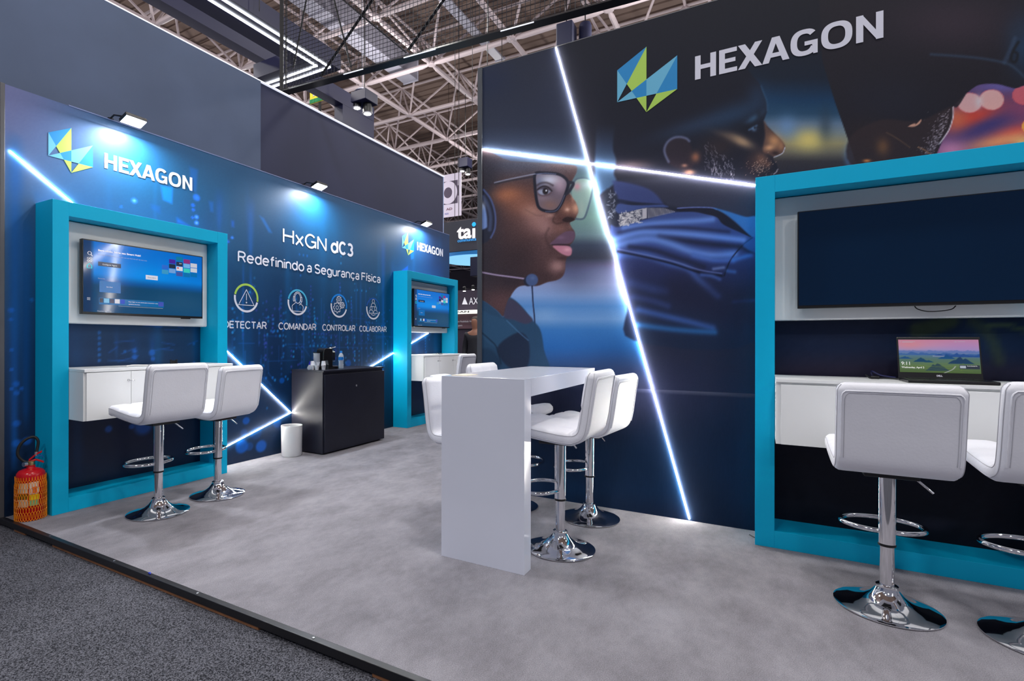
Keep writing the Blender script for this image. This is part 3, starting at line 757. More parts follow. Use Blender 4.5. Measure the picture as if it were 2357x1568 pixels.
    for i in range(95):                                   # grey beard hairs
        X = r.uniform(1130, 1480); Y = 700 + (X - 1130) * .75 + r.uniform(0, 330)
        if Y > 1190 or (Y < 900 and X > 1260): continue
        a = r.normal(1.05, .4); ln = r.uniform(24, 60)
        c.line(z2([(X, Y), (X + ln * math.cos(a) * .7, Y + ln * math.sin(a))]), 1.1, (170, 164, 180), .7, r.uniform(.25, .7), False)
    for i in range(160):
        X = r.normal(1800, 70); Y = r.normal(1050, 60)
        c.disc(*q2(X, Y), .8, .8, (190, 150, 130), .6, .5)
    # neck below the light line and dark background under the chin
    c.poly(z2([(95, 1215), (700, 1180), (1100, 1190), (1740, 1270), (1740, 1900), (1300, 1700), (820, 1530), (700, 1500), (560, 1400), (480, 1330), (300, 1290)]), (46, 50, 72), 5, .7)
    # ---- uniform shirt
    c.poly(z2([(60, 1260), (96, 1212), (480, 1310), (660, 1500), (560, 1490), (300, 1470), (120, 1460)]), (48, 62, 118), 3, .9)
    c.poly(z2([(-30, 1320), (60, 1340), (118, 1420), (100, 1640), (60, 1760), (-60, 1600)]), (34, 40, 58), 3, .85)
    for i in range(40):
        X, Y = r.uniform(0, 95), r.uniform(1340, 1640); a = r.uniform(0, 6.28)
        c.line(z2([(X, Y), (X + 26 * math.cos(a), Y + 26 * math.sin(a))]), 1.4, (150, 156, 176), .9, .6, False)
    shirt = z3([(70, 400), (150, 360), (430, 280), (600, 230), (740, 208), (900, 206), (1030, 232), (1140, 262), (1200, 330), (1480, 458), (1530, 440), (1530, 1500), (300, 1500), (230, 1100)])
    ms = c.mask(shirt, 2.5)
    c.grad(V, [(480, (48, 68, 128)), (560, (44, 62, 124)), (620, (32, 40, 84)), (680, (28, 34, 64)), (800, (20, 34, 62))], ms)
    def fold(pts, w, rgb, al): c.line(z3(pts), w / 4.354, rgb, 2, al, True, False, True)
    hi, hi2, dk = (86, 124, 204), (64, 98, 178), (26, 30, 58)
    fold([(200, 372), (450, 328), (700, 310), (950, 296), (1090, 282)], 66, hi, .85)
    fold([(150, 420), (420, 372), (740, 366), (1000, 384), (1250, 410)], 44, dk, .6)
    fold([(110, 486), (350, 416), (600, 416), (900, 436), (1400, 490)], 70, hi, .95)
    fold([(560, 470), (800, 500), (1050, 530), (1340, 560)], 70, dk, .85)
    fold([(130, 540), (420, 480), (640, 520), (860, 600), (1080, 640), (1310, 630)], 84, hi, .9)
    fold([(260, 560), (520, 600), (760, 680), (1000, 760)], 60, dk, .75)
    fold([(900, 640), (1100, 690), (1290, 690)], 60, hi2, .8)
    fold([(160, 640), (400, 640), (640, 720), (840, 780), (960, 900), (1140, 1050)], 74, hi2, .75)
    fold([(140, 580), (420, 640), (700, 706), (960, 790), (1180, 826)], 16, (96, 110, 170), .7)
    fold([(140, 606), (420, 662), (700, 732), (960, 816), (1180, 850)], 26, (14, 16, 36), .85)
    fold([(980, 840), (1080, 850), (1160, 884)], 40, hi2, .7); fold([(1100, 780), (1200, 766)], 34, (120, 140, 200), .6)
    fold([(1500, 460), (1390, 545), (1270, 690), (1205, 850)], 14, (14, 18, 40), .95)
    fold([(1300, 690), (1400, 660), (1470, 640)], 50, (50, 104, 190), .8); fold([(1240, 800), (1310, 810)], 40, (50, 96, 170), .7)
    fold([(1380, 560), (1460, 600), (1510, 600)], 60, (20, 26, 52), .7)
    fold([(280, 920), (480, 980), (620, 1000)], 90, (44, 66, 128), .5); fold([(300, 1060), (480, 1100), (640, 1150)], 70, (44, 66, 128), .5)
    fold([(350, 1190), (600, 1250), (850, 1310), (1090, 1370)], 70, (48, 84, 156), .75)
    fold([(350, 1340), (600, 1376), (850, 1400), (1110, 1414)], 62, (30, 92, 156), .8)
    fold([(1300, 1110), (1500, 1096)], 40, (40, 74, 140), .6)
    c.poly(z3([(700, 850), (1050, 900), (1250, 950), (1500, 1000), (1500, 1300), (1150, 1300), (800, 1150), (600, 1000)]), (26, 28, 54), 20, .6)
    c.poly(z3([(738, 176), (900, 165), (1080, 166), (1200, 225), (1330, 330), (1480, 458), (1360, 410), (1200, 335), (1130, 262), (1020, 230), (900, 206), (745, 205)]), (22, 24, 44), 1.5, 1)
    c.line(z3([(738, 172), (900, 163), (1070, 166), (1130, 182)]), 2.2, (104, 122, 200), 1, .8)
    c.poly(z3([(1100, 170), (1250, 206), (1420, 258), (1530, 262), (1530, 440), (1478, 455), (1330, 318), (1210, 225)]), (42, 104, 176), 2, .95)
    c.poly(z3([(1390, 540), (1510, 452), (1540, 452), (1540, 620)]), (36, 86, 158), 3, .7)
    # epaulette
    c.poly(z3([(140, 130), (300, 140), (560, 135), (640, 160), (430, 168), (150, 225)]), (54, 74, 136), 2, .9)
    c.poly(z3([(150, 80), (330, 110), (600, 130), (330, 140), (150, 112)]), (20, 26, 46), 2, .7)
    ep = z3([(150, 232), (430, 166), (430, 270), (150, 355)])
    c.poly(ep, (74, 78, 96), 1.2, 1, False)
    for i in range(150):
        X = r.uniform(160, 375); Y = r.uniform(205, 335) - (X - 260) * .2; a = r.uniform(0, 6.28)
        c.line(z3([(X, Y), (X + 22 * math.cos(a), Y + 16 * math.sin(a))]), 1.6, (190, 188, 192), .8, .8, False)
    c.poly(z3([(385, 178), (430, 168), (430, 270), (385, 282)]), (178, 174, 184), 1, .9, False)
    for i in range(22):
        X = 442 + i * 12.5; top = 172 + max(0, X - 600) * .3; bot = 268 - (X - 442) * .22
        if bot - top > 6: c.line(z3([(X, top), (X + 4, bot)]), 1.5, (168, 166, 180), .7, .8, False)
    # ---- right picture: officer with a peaked cap against city lights
    off = c.mask(z4([(190, 330), (206, 400), (330, 800), (562, 1470), (600, 1700), (2800, 1700), (2800, -600), (150, -600)]), 1.2, False)
    c.blend(off, (22, 20, 33), 1)
    of_b = lambda X, Y, rx, ry, rgb, al: c.blend(off * np.exp(-(((U - q4(X, Y)[0]) / (rx / 4.6114)) ** 2 + ((V - q4(X, Y)[1]) / (ry / 4.6114)) ** 2)), rgb, al)
    of_b(1600, -40, 700, 300, (54, 40, 54), .7); of_b(900, 800, 500, 300, (24, 26, 42), .8); of_b(650, 1200, 260, 200, (42, 30, 34), .8)
    of_b(2330, 200, 160, 300, (16, 52, 88), .8); of_b(2280, 60, 120, 100, (28, 40, 60), .6)
    c.line(z4([(1350, 300), (1650, 320), (1900, 345), (2150, 395), (2260, 460), (2340, 540)]), 5, (40, 62, 88), 3, .8)
    c.line(z4([(2240, 130), (2190, 260), (2130, 385)]), 10, (44, 64, 92), 3, .6)
    c.line(z4([(2280, 170), (2220, 270), (2200, 360), (2250, 380), (2270, 300), (2230, 270)]), 6, (10, 14, 24), 2, .8)
    c.poly(z4([(800, 1000), (1140, 1010), (1300, 980), (1440, 910), (1590, 850), (1586, 960), (1545, 1090), (1490, 1180), (1430, 1260), (1390, 1400), (560, 1500), (480, 1200)]), (44, 32, 38), 3, .9)
    city = c.mask(z4([(1590, 855), (1650, 790), (1720, 722), (1790, 665), (1855, 628), (1950, 614), (2060, 618), (2180, 650), (2260, 660), (2420, 610), (2700, 600), (2700, 1500), (1380, 1500), (1410, 1370), (1490, 1185), (1550, 1085), (1588, 960)]), 1.2)
    c.blend(city, (86, 58, 104), 1)
    def cb(X, Y, rx, ry, rgb, al, ang=0.0):
        cx, cy = q4(X, Y); dx, dy = U - cx, V - cy; ca, sa = math.cos(ang), math.sin(ang)
        e = ((dx * ca + dy * sa) / (rx / 4.6114)) ** 2 + ((-dx * sa + dy * ca) / (ry / 4.6114)) ** 2
        c.blend(city * np.exp(-e), rgb, al)
    cb(1800, 960, 330, 110, (206, 56, 42), .95, -.3); cb(1620, 980, 120, 130, (206, 96, 60), .8); cb(2260, 1130, 300, 90, (226, 70, 56), .9, -.25)
    cb(1950, 1060, 330, 70, (56, 46, 108), .9, -.4); cb(2100, 1220, 400, 70, (240, 140, 84), .9, -.2); cb(1560, 1320, 180, 110, (196, 112, 150), .9)
    cb(2100, 640, 300, 60, (92, 84, 160), .8); cb(2330, 880, 200, 120, (150, 56, 88), .6); cb(2330, 1230, 120, 60, (244, 170, 90), .9)
    for X, Y, rx, ry, rgb in ((1760, 815, 130, 105, (214, 160, 158)), (1995, 783, 130, 108, (222, 164, 156)), (2345, 735, 130, 100, (206, 84, 96)), (2390, 1065, 75, 75, (244, 160, 50))):
        e = np.sqrt(((U - q4(X, Y)[0]) / (rx / 4.6114)) ** 2 + ((V - q4(X, Y)[1]) / (ry / 4.6114)) ** 2)
        c.blend(city * np.clip((1.06 - e) / .12, 0, 1), rgb, .9); c.blend(city * np.clip(1 - abs(e - 1) / .06, 0, 1), (232, 70, 80), .5)
    c.blend(city * np.exp(-(((U - q4(1860, 800)[0]) / 9) ** 2 + ((V - q4(1860, 800)[1]) / 15) ** 2)), (196, 190, 196), .7)
    for i in range(420):
        t_ = r.uniform(0, 1); X = np.interp(t_, [0, .4, .7, 1], [1560, 1500, 1440, 1370]) - abs(r.normal(0, 70)); Y = 900 + t_ * 450 + r.normal(0, 10)
        c.disc(*q4(X, Y), .8, 1.2, (190, 172, 186), r.uniform(.15, .6), .5)
    c.line(z4([(1588, 860), (1586, 960), (1547, 1090), (1490, 1182), (1440, 1250)]), 2.4, (232, 214, 222), 1.2, .9)
    c.poly(z4([(1112, 1062), (1170, 1035), (1195, 1040), (1246, 990), (1235, 1030), (1190, 1062), (1140, 1070)]), (214, 150, 124), 1, .9)
    of_b(840, 1280, 70, 90, (110, 70, 44), .8); of_b(670, 1430, 40, 16, (214, 122, 60), .9)
    c.line(z4([(880, 1130), (1000, 1200), (1130, 1290)]), 1.6, (120, 86, 60), 1, .7); c.line(z4([(1215, 1285), (1290, 1320), (1345, 1362)]), 2, (176, 120, 84), 1, .8)
    c.poly(z4([(1590, 820), (1650, 760), (1720, 720), (1700, 760), (1640, 850), (1600, 862)]), (26, 22, 34), 1, .9)
    # ---- operator with headset (left picture), painted over
    face = z1([(648, 128), (655, 165), (640, 200), (622, 235), (598, 300), (622, 338), (658, 382), (679, 430), (672, 475), (640, 503), (608, 520), (618, 550), (640, 582), (643, 620), (626, 658), (606, 680), (621, 706), (617, 745), (586, 764), (578, 800), (574, 852), (555, 895), (515, 920), (450, 934), (380, 960), (300, 956), (250, 966), (216, 1000), (190, 1050), (150, 1170), (100, 1130), (0, 1062), (-80, 1060), (-80, 80), (200, 95), (430, 110), (560, 118)])
    mf = c.mask(face, 1.6)
    c.blend(mf, (78, 52, 52), 1)
    def fb(X, Y, rx, ry, rgb, al, ang=0.0):
        cx, cy = q1(X, Y); dx, dy = U - cx, V - cy; ca, sa = math.cos(ang), math.sin(ang)
        e = ((dx * ca + dy * sa) / (rx / 3.0156)) ** 2 + ((-dx * sa + dy * ca) / (ry / 3.0156)) ** 2
        c.blend(mf * np.exp(-e), rgb, al)
    fb(250, 120, 420, 90, (62, 66, 84), .95); fb(40, 300, 90, 300, (32, 32, 46), .9); fb(20, 800, 150, 260, (36, 34, 46), .9)
    fb(560, 130, 120, 40, (84, 70, 76), .6); fb(180, 330, 110, 60, (168, 98, 64), .9); fb(280, 400, 130, 80, (140, 84, 64), .75)
    fb(390, 500, 110, 100, (156, 110, 104), .85); fb(340, 440, 60, 40, (176, 124, 108), .6); fb(440, 560, 60, 60, (172, 126, 124), .6)
    fb(230, 780, 210, 140, (48, 34, 40), .9); fb(430, 720, 80, 110, (84, 58, 60), .6); fb(520, 830, 55, 55, (160, 118, 116), .9); fb(555, 880, 50, 30, (70, 46, 50), .6)
    fb(420, 900, 110, 50, (58, 40, 44), .8); fb(200, 920, 120, 80, (40, 32, 42), .8); fb(120, 1070, 90, 70, (88, 58, 62), .6)
    fb(540, 560, 60, 40, (128, 86, 78), .7); fb(430, 655, 30, 40, (96, 66, 66), .6)
    fb(590, 420, 60, 60, (150, 98, 78), .85); fb(650, 420, 26, 40, (204, 146, 118), .9); fb(590, 430, 16, 14, (226, 180, 160), .8); fb(560, 490, 55, 40, (84, 50, 46), .8); fb(610, 500, 40, 22, (46, 28, 30), .9); fb(520, 430, 30, 60, (72, 44, 42), .6)
    fb(560, 300, 30, 70, (92, 62, 60), .6)
    # nostril, nose wing, cheek fold, jaw
    c.poly(z1([(556, 500), (584, 482), (622, 486), (640, 498), (606, 516), (570, 514)]), (36, 22, 26), 1.4, .85)
    c.line(z1([(524, 440), (500, 480), (492, 512), (520, 528), (560, 518)]), 3, (58, 36, 36), 2, .7)
    c.line(z1([(598, 300), (624, 340), (660, 384), (678, 430), (670, 474)]), 2.4, (150, 108, 96), 1.5, .55)
    c.line(z1([(462, 560), (440, 610), (452, 660), (478, 700)]), 4, (62, 42, 44), 3, .5)
    c.line(z1([(300, 430), (380, 470), (450, 466), (500, 452)]), 3, (104, 72, 66), 2.5, .5)
    fb(470, 470, 34, 14, (196, 150, 138), .5); fb(630, 352, 14, 26, (196, 140, 116), .6); fb(612, 548, 14, 20, (140, 96, 88), .5)
    rn = np.random.default_rng(12).normal(0, 1, len(U)); c.C += (rn * 3.2 * mf)[:, None]
    # lips
    c.poly(z1([(470, 668), (515, 628), (560, 592), (602, 578), (638, 584), (642, 620), (622, 654), (590, 668), (540, 672), (505, 676)]), (94, 68, 92), 1.5, .95)
    c.poly(z1([(480, 672), (540, 668), (600, 672), (608, 682), (560, 684), (510, 684)]), (44, 28, 40), 1.2, .9)
    c.poly(z1([(490, 682), (545, 680), (600, 684), (621, 706), (617, 742), (592, 752), (550, 736), (512, 708)]), (186, 116, 138), 1.5, .95)
    b1(590, 708, 26, 14, (222, 160, 176), .7); b1(545, 625, 30, 14, (120, 92, 120), .6); fb(560, 768, 50, 14, (56, 34, 38), .7)
    # glasses
    lens = z1([(368, 182), (430, 175), (520, 182), (572, 208), (596, 248), (582, 310), (545, 398), (503, 440), (442, 440), (396, 418), (378, 368), (366, 270)])
    c.poly(lens, (104, 92, 108), 1.5, .85)
    ml = c.mask(lens, 1.5)
    for X, Y, rx, ry, rgb, al in ((470, 225, 80, 40, (190, 196, 216), .9), (540, 260, 40, 50, (180, 150, 170), .6), (430, 300, 46, 36, (54, 48, 62), .95), (412, 310, 20, 12, (150, 160, 190), .9), (436, 300, 16, 20, (24, 22, 34), .95), (420, 350, 60, 24, (130, 110, 124), .7), (470, 400, 60, 36, (126, 92, 84), .8), (400, 240, 30, 40, (90, 110, 150), .5)):
        cx, cy = q1(X, Y); c.blend(ml * np.exp(-(((U - cx) / (rx / 3.0156)) ** 2 + ((V - cy) / (ry / 3.0156)) ** 2)), rgb, al)
    c.line(z1([(384, 292), (404, 276), (430, 268), (458, 276), (482, 300)]), 3.2, (30, 22, 32), 1.4, .9)
    c.line(z1([(380, 262), (410, 246), (450, 244), (490, 262)]), 4.2, (50, 38, 46), 2, .7)
    c.poly(z1([(386, 300), (410, 290), (440, 288), (474, 304), (440, 326), (406, 326)]), (142, 150, 178), 1.5, .75)
    c.disc(*q1(438, 303), 6.5, 7.5, (34, 26, 34), 1, .2); c.disc(*q1(444, 298), 1.8, 2.0, (226, 232, 244), .9, .4)
    c.line(z1([(388, 322), (420, 334), (456, 328), (478, 312)]), 2, (84, 58, 60), 1.4, .7)
    lens2 = z1([(632, 248), (658, 220), (716, 214), (762, 240), (762, 300), (740, 398), (712, 472), (690, 492), (652, 488), (668, 440), (650, 380), (622, 330)])
    c.poly(lens2, (128, 158, 152), 1.5, .9); b1(660, 270, 24, 26, (200, 110, 130), .7); b1(720, 260, 40, 30, (170, 190, 200), .6); b1(690, 420, 20, 60, (150, 170, 160), .6)
    c.line(z1([(632, 248), (658, 216), (716, 210), (766, 238), (764, 300), (740, 400), (714, 478), (690, 496), (650, 494)]), 4.2, (70, 90, 108), 1.2, .95)
    c.line(lens, 6.6, (26, 28, 44), 1.2, 1, True, True)
    c.line(z1([(585, 320), (605, 300), (632, 250), (600, 240)]), 7, (34, 36, 52), 1.5, .95)
    c.line(z1([(372, 184), (440, 178), (510, 184)]), 1.6, (110, 130, 180), 1, .7); c.line(z1([(572, 330), (540, 404), (505, 440), (440, 444)]), 1.6, (120, 130, 170), 1, .6)
    c.line(z1([(86, 243), (200, 216), (365, 182)]), 2.6, (132, 140, 164), 1.2, .9)
    c.line(z1([(90, 252), (210, 226), (365, 200)]), 3.4, (34, 36, 50), 1.5, .7)
    # ear cup of the headset
    c.poly(z1([(-90, 280), (10, 290), (60, 360), (88, 460), (86, 560), (60, 620), (20, 660), (-90, 660)]), (30, 34, 54), 2, .95)
    c.line(z1([(10, 292), (60, 360), (90, 460), (88, 560), (60, 625)]), 4, (74, 92, 150), 1.5, .8); c.line(z1([(6, 340), (38, 400), (58, 480), (52, 570)]), 8, (70, 86, 128), 2.5, .6)
    c.poly(z1([(-60, 380), (8, 395), (28, 450), (34, 520), (24, 560), (-60, 560)]), (110, 142, 206), 2, .9); b1(0, 400, 20, 30, (190, 200, 214), .6)
    # boom, microphone, cable
    c.line(z1([(-40, 860), (0, 866), (100, 884), (200, 897), (300, 911)]), 3.6, (150, 132, 166), 1, .95)
    c.disc(*q1(318, 926), 10, 12, (30, 34, 54), 1, .15); c.disc(*q1(345, 918), 14, 14, (60, 80, 126), 1, .12); b1(350, 905, 16, 14, (86, 106, 150), .6)
    c.line(z1([(346, 962), (352, 1080), (362, 1180), (366, 1300), (374, 1400), (396, 1520)]), 3.4, (22, 30, 58), 1, .95)
    c.line(z1([(342, 980), (348, 1080), (357, 1180), (362, 1280)]), 1.2, (110, 140, 200), .8, .6)
    # shirt collar
    c.poly(z1([(-80, 1072), (0, 1060), (100, 1130), (150, 1172), (180, 1060), (206, 1045), (280, 1108), (342, 1190), (402, 1262), (428, 1400), (450, 1640), (-80, 1640)]), (30, 62, 92), 2, .98)
    c.poly(z1([(150, 1172), (182, 1060), (232, 1068), (302, 1140), (350, 1196), (300, 1224), (220, 1196)]), (58, 54, 78), 2, .95)
    c.poly(z1([(-20, 1280), (100, 1388), (242, 1282), (170, 1200), (60, 1160), (-20, 1130)]), (34, 72, 104), 2, .8)
    c.poly(z1([(104, 1390), (244, 1284), (322, 1340), (312, 1520), (180, 1520)]), (24, 36, 60), 2.5, .95)
    c.line(z1([(-20, 1270), (60, 1340), (100, 1388), (130, 1500)]), 3, (16, 34, 56), 1.5, .8); c.line(z1([(170, 1200), (250, 1278), (320, 1338)]), 2.2, (64, 110, 150), 1.2, .7)
    c.poly(z1([(-60, 1420), (60, 1400), (130, 1520), (-60, 1560)]), (22, 46, 72), 4, .7)
    # behind the counter: dark with olive strokes
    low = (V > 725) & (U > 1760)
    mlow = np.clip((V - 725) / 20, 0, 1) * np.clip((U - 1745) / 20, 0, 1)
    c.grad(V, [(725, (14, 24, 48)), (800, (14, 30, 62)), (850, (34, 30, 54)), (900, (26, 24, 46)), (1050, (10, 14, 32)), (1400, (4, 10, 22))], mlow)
    c.blob(2230, 770, 120, 60, (4, 44, 82), .5); c.line([(2110, 760), (2150, 752), (2190, 738)], 34, (62, 76, 44), 6, .7); c.line([(2240, 740), (2280, 775), (2300, 830)], 26, (60, 74, 50), 8, .6); c.line([(2270, 752), (2310, 748), (2357, 760)], 10, (86, 100, 54), 3, .6)
    c.blob(2330, 1100, 60, 60, (24, 20, 34), .5); c.blob(2150, 1210, 40, 14, (44, 42, 60), .6)
    lum = c.C.mean(1, keepdims=True); c.C[:] = c.C * .88 + lum * .12
    n = r.normal(0, 1, len(U)); c.C += n[:, None] * 1.0
gz = np.concatenate([np.arange(0, .9, .03), np.arange(.9, HR, .0046), [HR]])
sheet('photo_print', np.append(np.arange(R0, -.03, .0046), -.03), gz, fnRs, paint_right, M['print_r'], wr)
sheet('photo_print', np.append(np.arange(-.03, 1.5, .0054), 1.95), np.append(np.arange(2.2, HR, .0054), HR), fnRs, paint_right, M['print_r'], wr)
sheet('photo_print', np.arange(-.03, 1.96, .02), np.append(np.arange(0, 2.2, .02), 2.2), fnRs, paint_right, M['print_r'], wr)
logo(-0.9264, 2.9056, 1.0, fnR, wr)
hexword_mb(MB(), -.397, .630, 3.059, 0.162, fnR).build('lettering', M['grey_print'], wr, fix=False)

# ------------------------------------------------------------------ LED light lines set on the walls
def led(fn, p, q, label, w=0.008, hgt=0.006):
    p, q = np.array(p), np.array(q); d = (q - p) / np.linalg.norm(q - p); n = np.array([-d[1], d[0]])
    sec = [(-w / 2, 0.0), (-w / 2, hgt * .6), (-w / 4, hgt), (w / 4, hgt), (w / 2, hgt * .6), (w / 2, 0.0)]
    v = [fn(*(e + n * s_), h) for e in (p, q) for s_, h in sec]
    k = len(sec)
    f = [(i, (i + 1) % k, (i + 1) % k + k, i + k) for i in range(k)] + [tuple(range(k)), tuple(range(2 * k - 1, k - 1, -1))]
    o = MB().add(v, f).build('led_strip', M['led'])
    tag(o, label, 'light strip', 'slanted LED lines on the booth walls')
led(fnR, (-1.401, 3.56), (-.428, .012), 'steep LED line running from wall top to carpet on the photo wall', .010, .008)
led(fnR, (-2.045, 2.874), (-.03, 2.276), 'nearly level LED line crossing the photo wall to the large cyan frame', .010, .008)
led(fnL, (1.654, 2.59), (2.06, 2.30), 'LED line slanting down to the top of the near cyan frame')
led(fnL, (3.227, 1.301), (4.238, .428), 'LED line behind the bar stools, falling towards the black cabinet')
led(fnL, (3.227, 0.140), (4.236, .432), 'low LED line rising from the near cyan frame to the black cabinet')
led(fnL, (5.50, .84), (6.158, 1.069), 'short LED line between the black cabinet and the far cyan frame')
led(fnL, (6.262, 1.09), (7.085, 1.371), 'LED line inside the far cyan frame under the screen')
# ------------------------------------------------------------------ cyan display frames with their white backboard
def frame_left(y0, y1, dep, label):
    t = thing('display_frame', label, 'frame', (XL, (y0 + y1) / 2, 0), 'cyan display frames')
    x0, x1 = XL + .0005, XL + dep
    bx(x0, x1, y0, y0 + TF, 0, HF).build('side_panel', M['cyan'], t, bevel=.0015)
    bx(x0, x1, y1 - TF, y1, 0, HF).build('side_panel', M['cyan'], t, bevel=.0015)
    bx(x0, x1, y0 + TF, y1 - TF, HF - TF, HF).build('top_panel', M['cyan'], t, bevel=.0015)
    bx(x0, x1, y0 + TF, y1 - TF, 0, TF).build('bottom_panel', M['cyan'], t, bevel=.0015)
    bx(x0 + .02, XL + .110, y0 + TF + .001, y1 - TF - .001, 1.376, HF - TF - .004).build('backboard', M['white'], t, bevel=.012, seg=4)
    return t
frame_left(1.808, 3.225, .260, 'near cyan display frame beside the fire extinguisher')
frame_left(6.159, 7.604, .249, 'farthest and smallest looking cyan frame, behind the black cabinet')
FR0, FR1, FRY = -.0295, 1.40, YR - .268
t = thing('display_frame', 'large cyan display frame on the photo wall at the right edge', 'frame', ((FR0 + FR1) / 2, YR, 0), 'cyan display frames')
bx(FR0, FR0 + TF, FRY, YR - .0005, 0, HF).build('side_panel', M['cyan'], t, bevel=.0015)
bx(FR1 - TF, FR1, FRY, YR - .0005, 0, HF).build('side_panel', M['cyan'], t, bevel=.0015)
bx(FR0 + TF, FR1 - TF, FRY, YR - .0005, HF - TF, HF).build('top_panel', M['cyan'], t, bevel=.0015)
bx(FR0 + TF, FR1 - TF, FRY, YR - .0005, 0, TF).build('bottom_panel', M['cyan'], t, bevel=.0015)
bx(FR0 + TF + .001, FR1 - TF - .001, YR - .11, YR - .02, 1.380, HF - TF - .004).build('backboard', M['white'], t, bevel=.006, seg=3)

# ------------------------------------------------------------------ wall-hung white counters with doors and keys
def key(parent, mk):
    """small lock with its key; mk(a, b, out) -> xyz"""
    mb = MB(); mb.tube([mk(0, 0, -.001), mk(0, 0, .006)], .009, 12)
    mb.tube([mk(0, 0, .006), mk(.006, 0, .02)], .0035, 6)
    mb.tube([mk(.006, 0, .018), mk(.02, 0, .030), mk(.03, 0, .030)], .004, 6)
    mb.build('key', M['steel'], parent, smooth=40)
def counter_left(y0, y1, label, splits, keys):
    t = thing('wall_counter', label, 'counter', (XL + .24, (y0 + y1) / 2, .67), 'white wall counters')
    xf = XL + .478
    bx(XL + .02, xf - .018, y0, y1, .672, 1.020).build('body', M['white'], t, bevel=.001)
    bx(XL + .02, xf, y0, y1, 1.021, 1.041).build('worktop', M['white'], t, bevel=.001)
    ys = [y0 + .012] + splits + [y1 - .002]
    for i in range(len(ys) - 1):
        d = bx(xf - .0175, xf + .0005, ys[i] + .0015, ys[i + 1] - .0015, .674, 1.016).build('door', M['white'], t, bevel=.001)
        if keys[i]:
            a, b = keys[i]
            key(d, lambda p, q, o, a=a, b=b: (xf + .0005 + o, a + p, b + q))
    return t
counter_left(1.913, 3.120, 'white wall counter with a key in its door in the near cyan frame', [2.232, 2.67], [(2.212, .948), None, (3.06, .948)])
counter_left(6.264, 7.499, 'white wall counter in the farthest cyan frame', [6.66, 7.08], [(6.62, .95), (7.05, .95), None])
t = thing('wall_counter', 'white wall counter carrying the open laptop', 'counter', (.69, YR - .25, .66), 'white wall counters')
yf = YR - .47
bx(FR0 + TF + .002, FR1 - TF - .002, yf + .018, YR - .02, .662, 1.016).build('body', M['white'], t, bevel=.001)
bx(FR0 + TF + .002, FR1 - TF - .002, yf, YR - .02, 1.017, 1.035).build('worktop', M['white'], t, bevel=.001)
for a, b in ((.10, .70), (.703, 1.293)):
    bx(a, b, yf - .0005, yf + .0175, .664, 1.004).build('door', M['white'], t, bevel=.001)

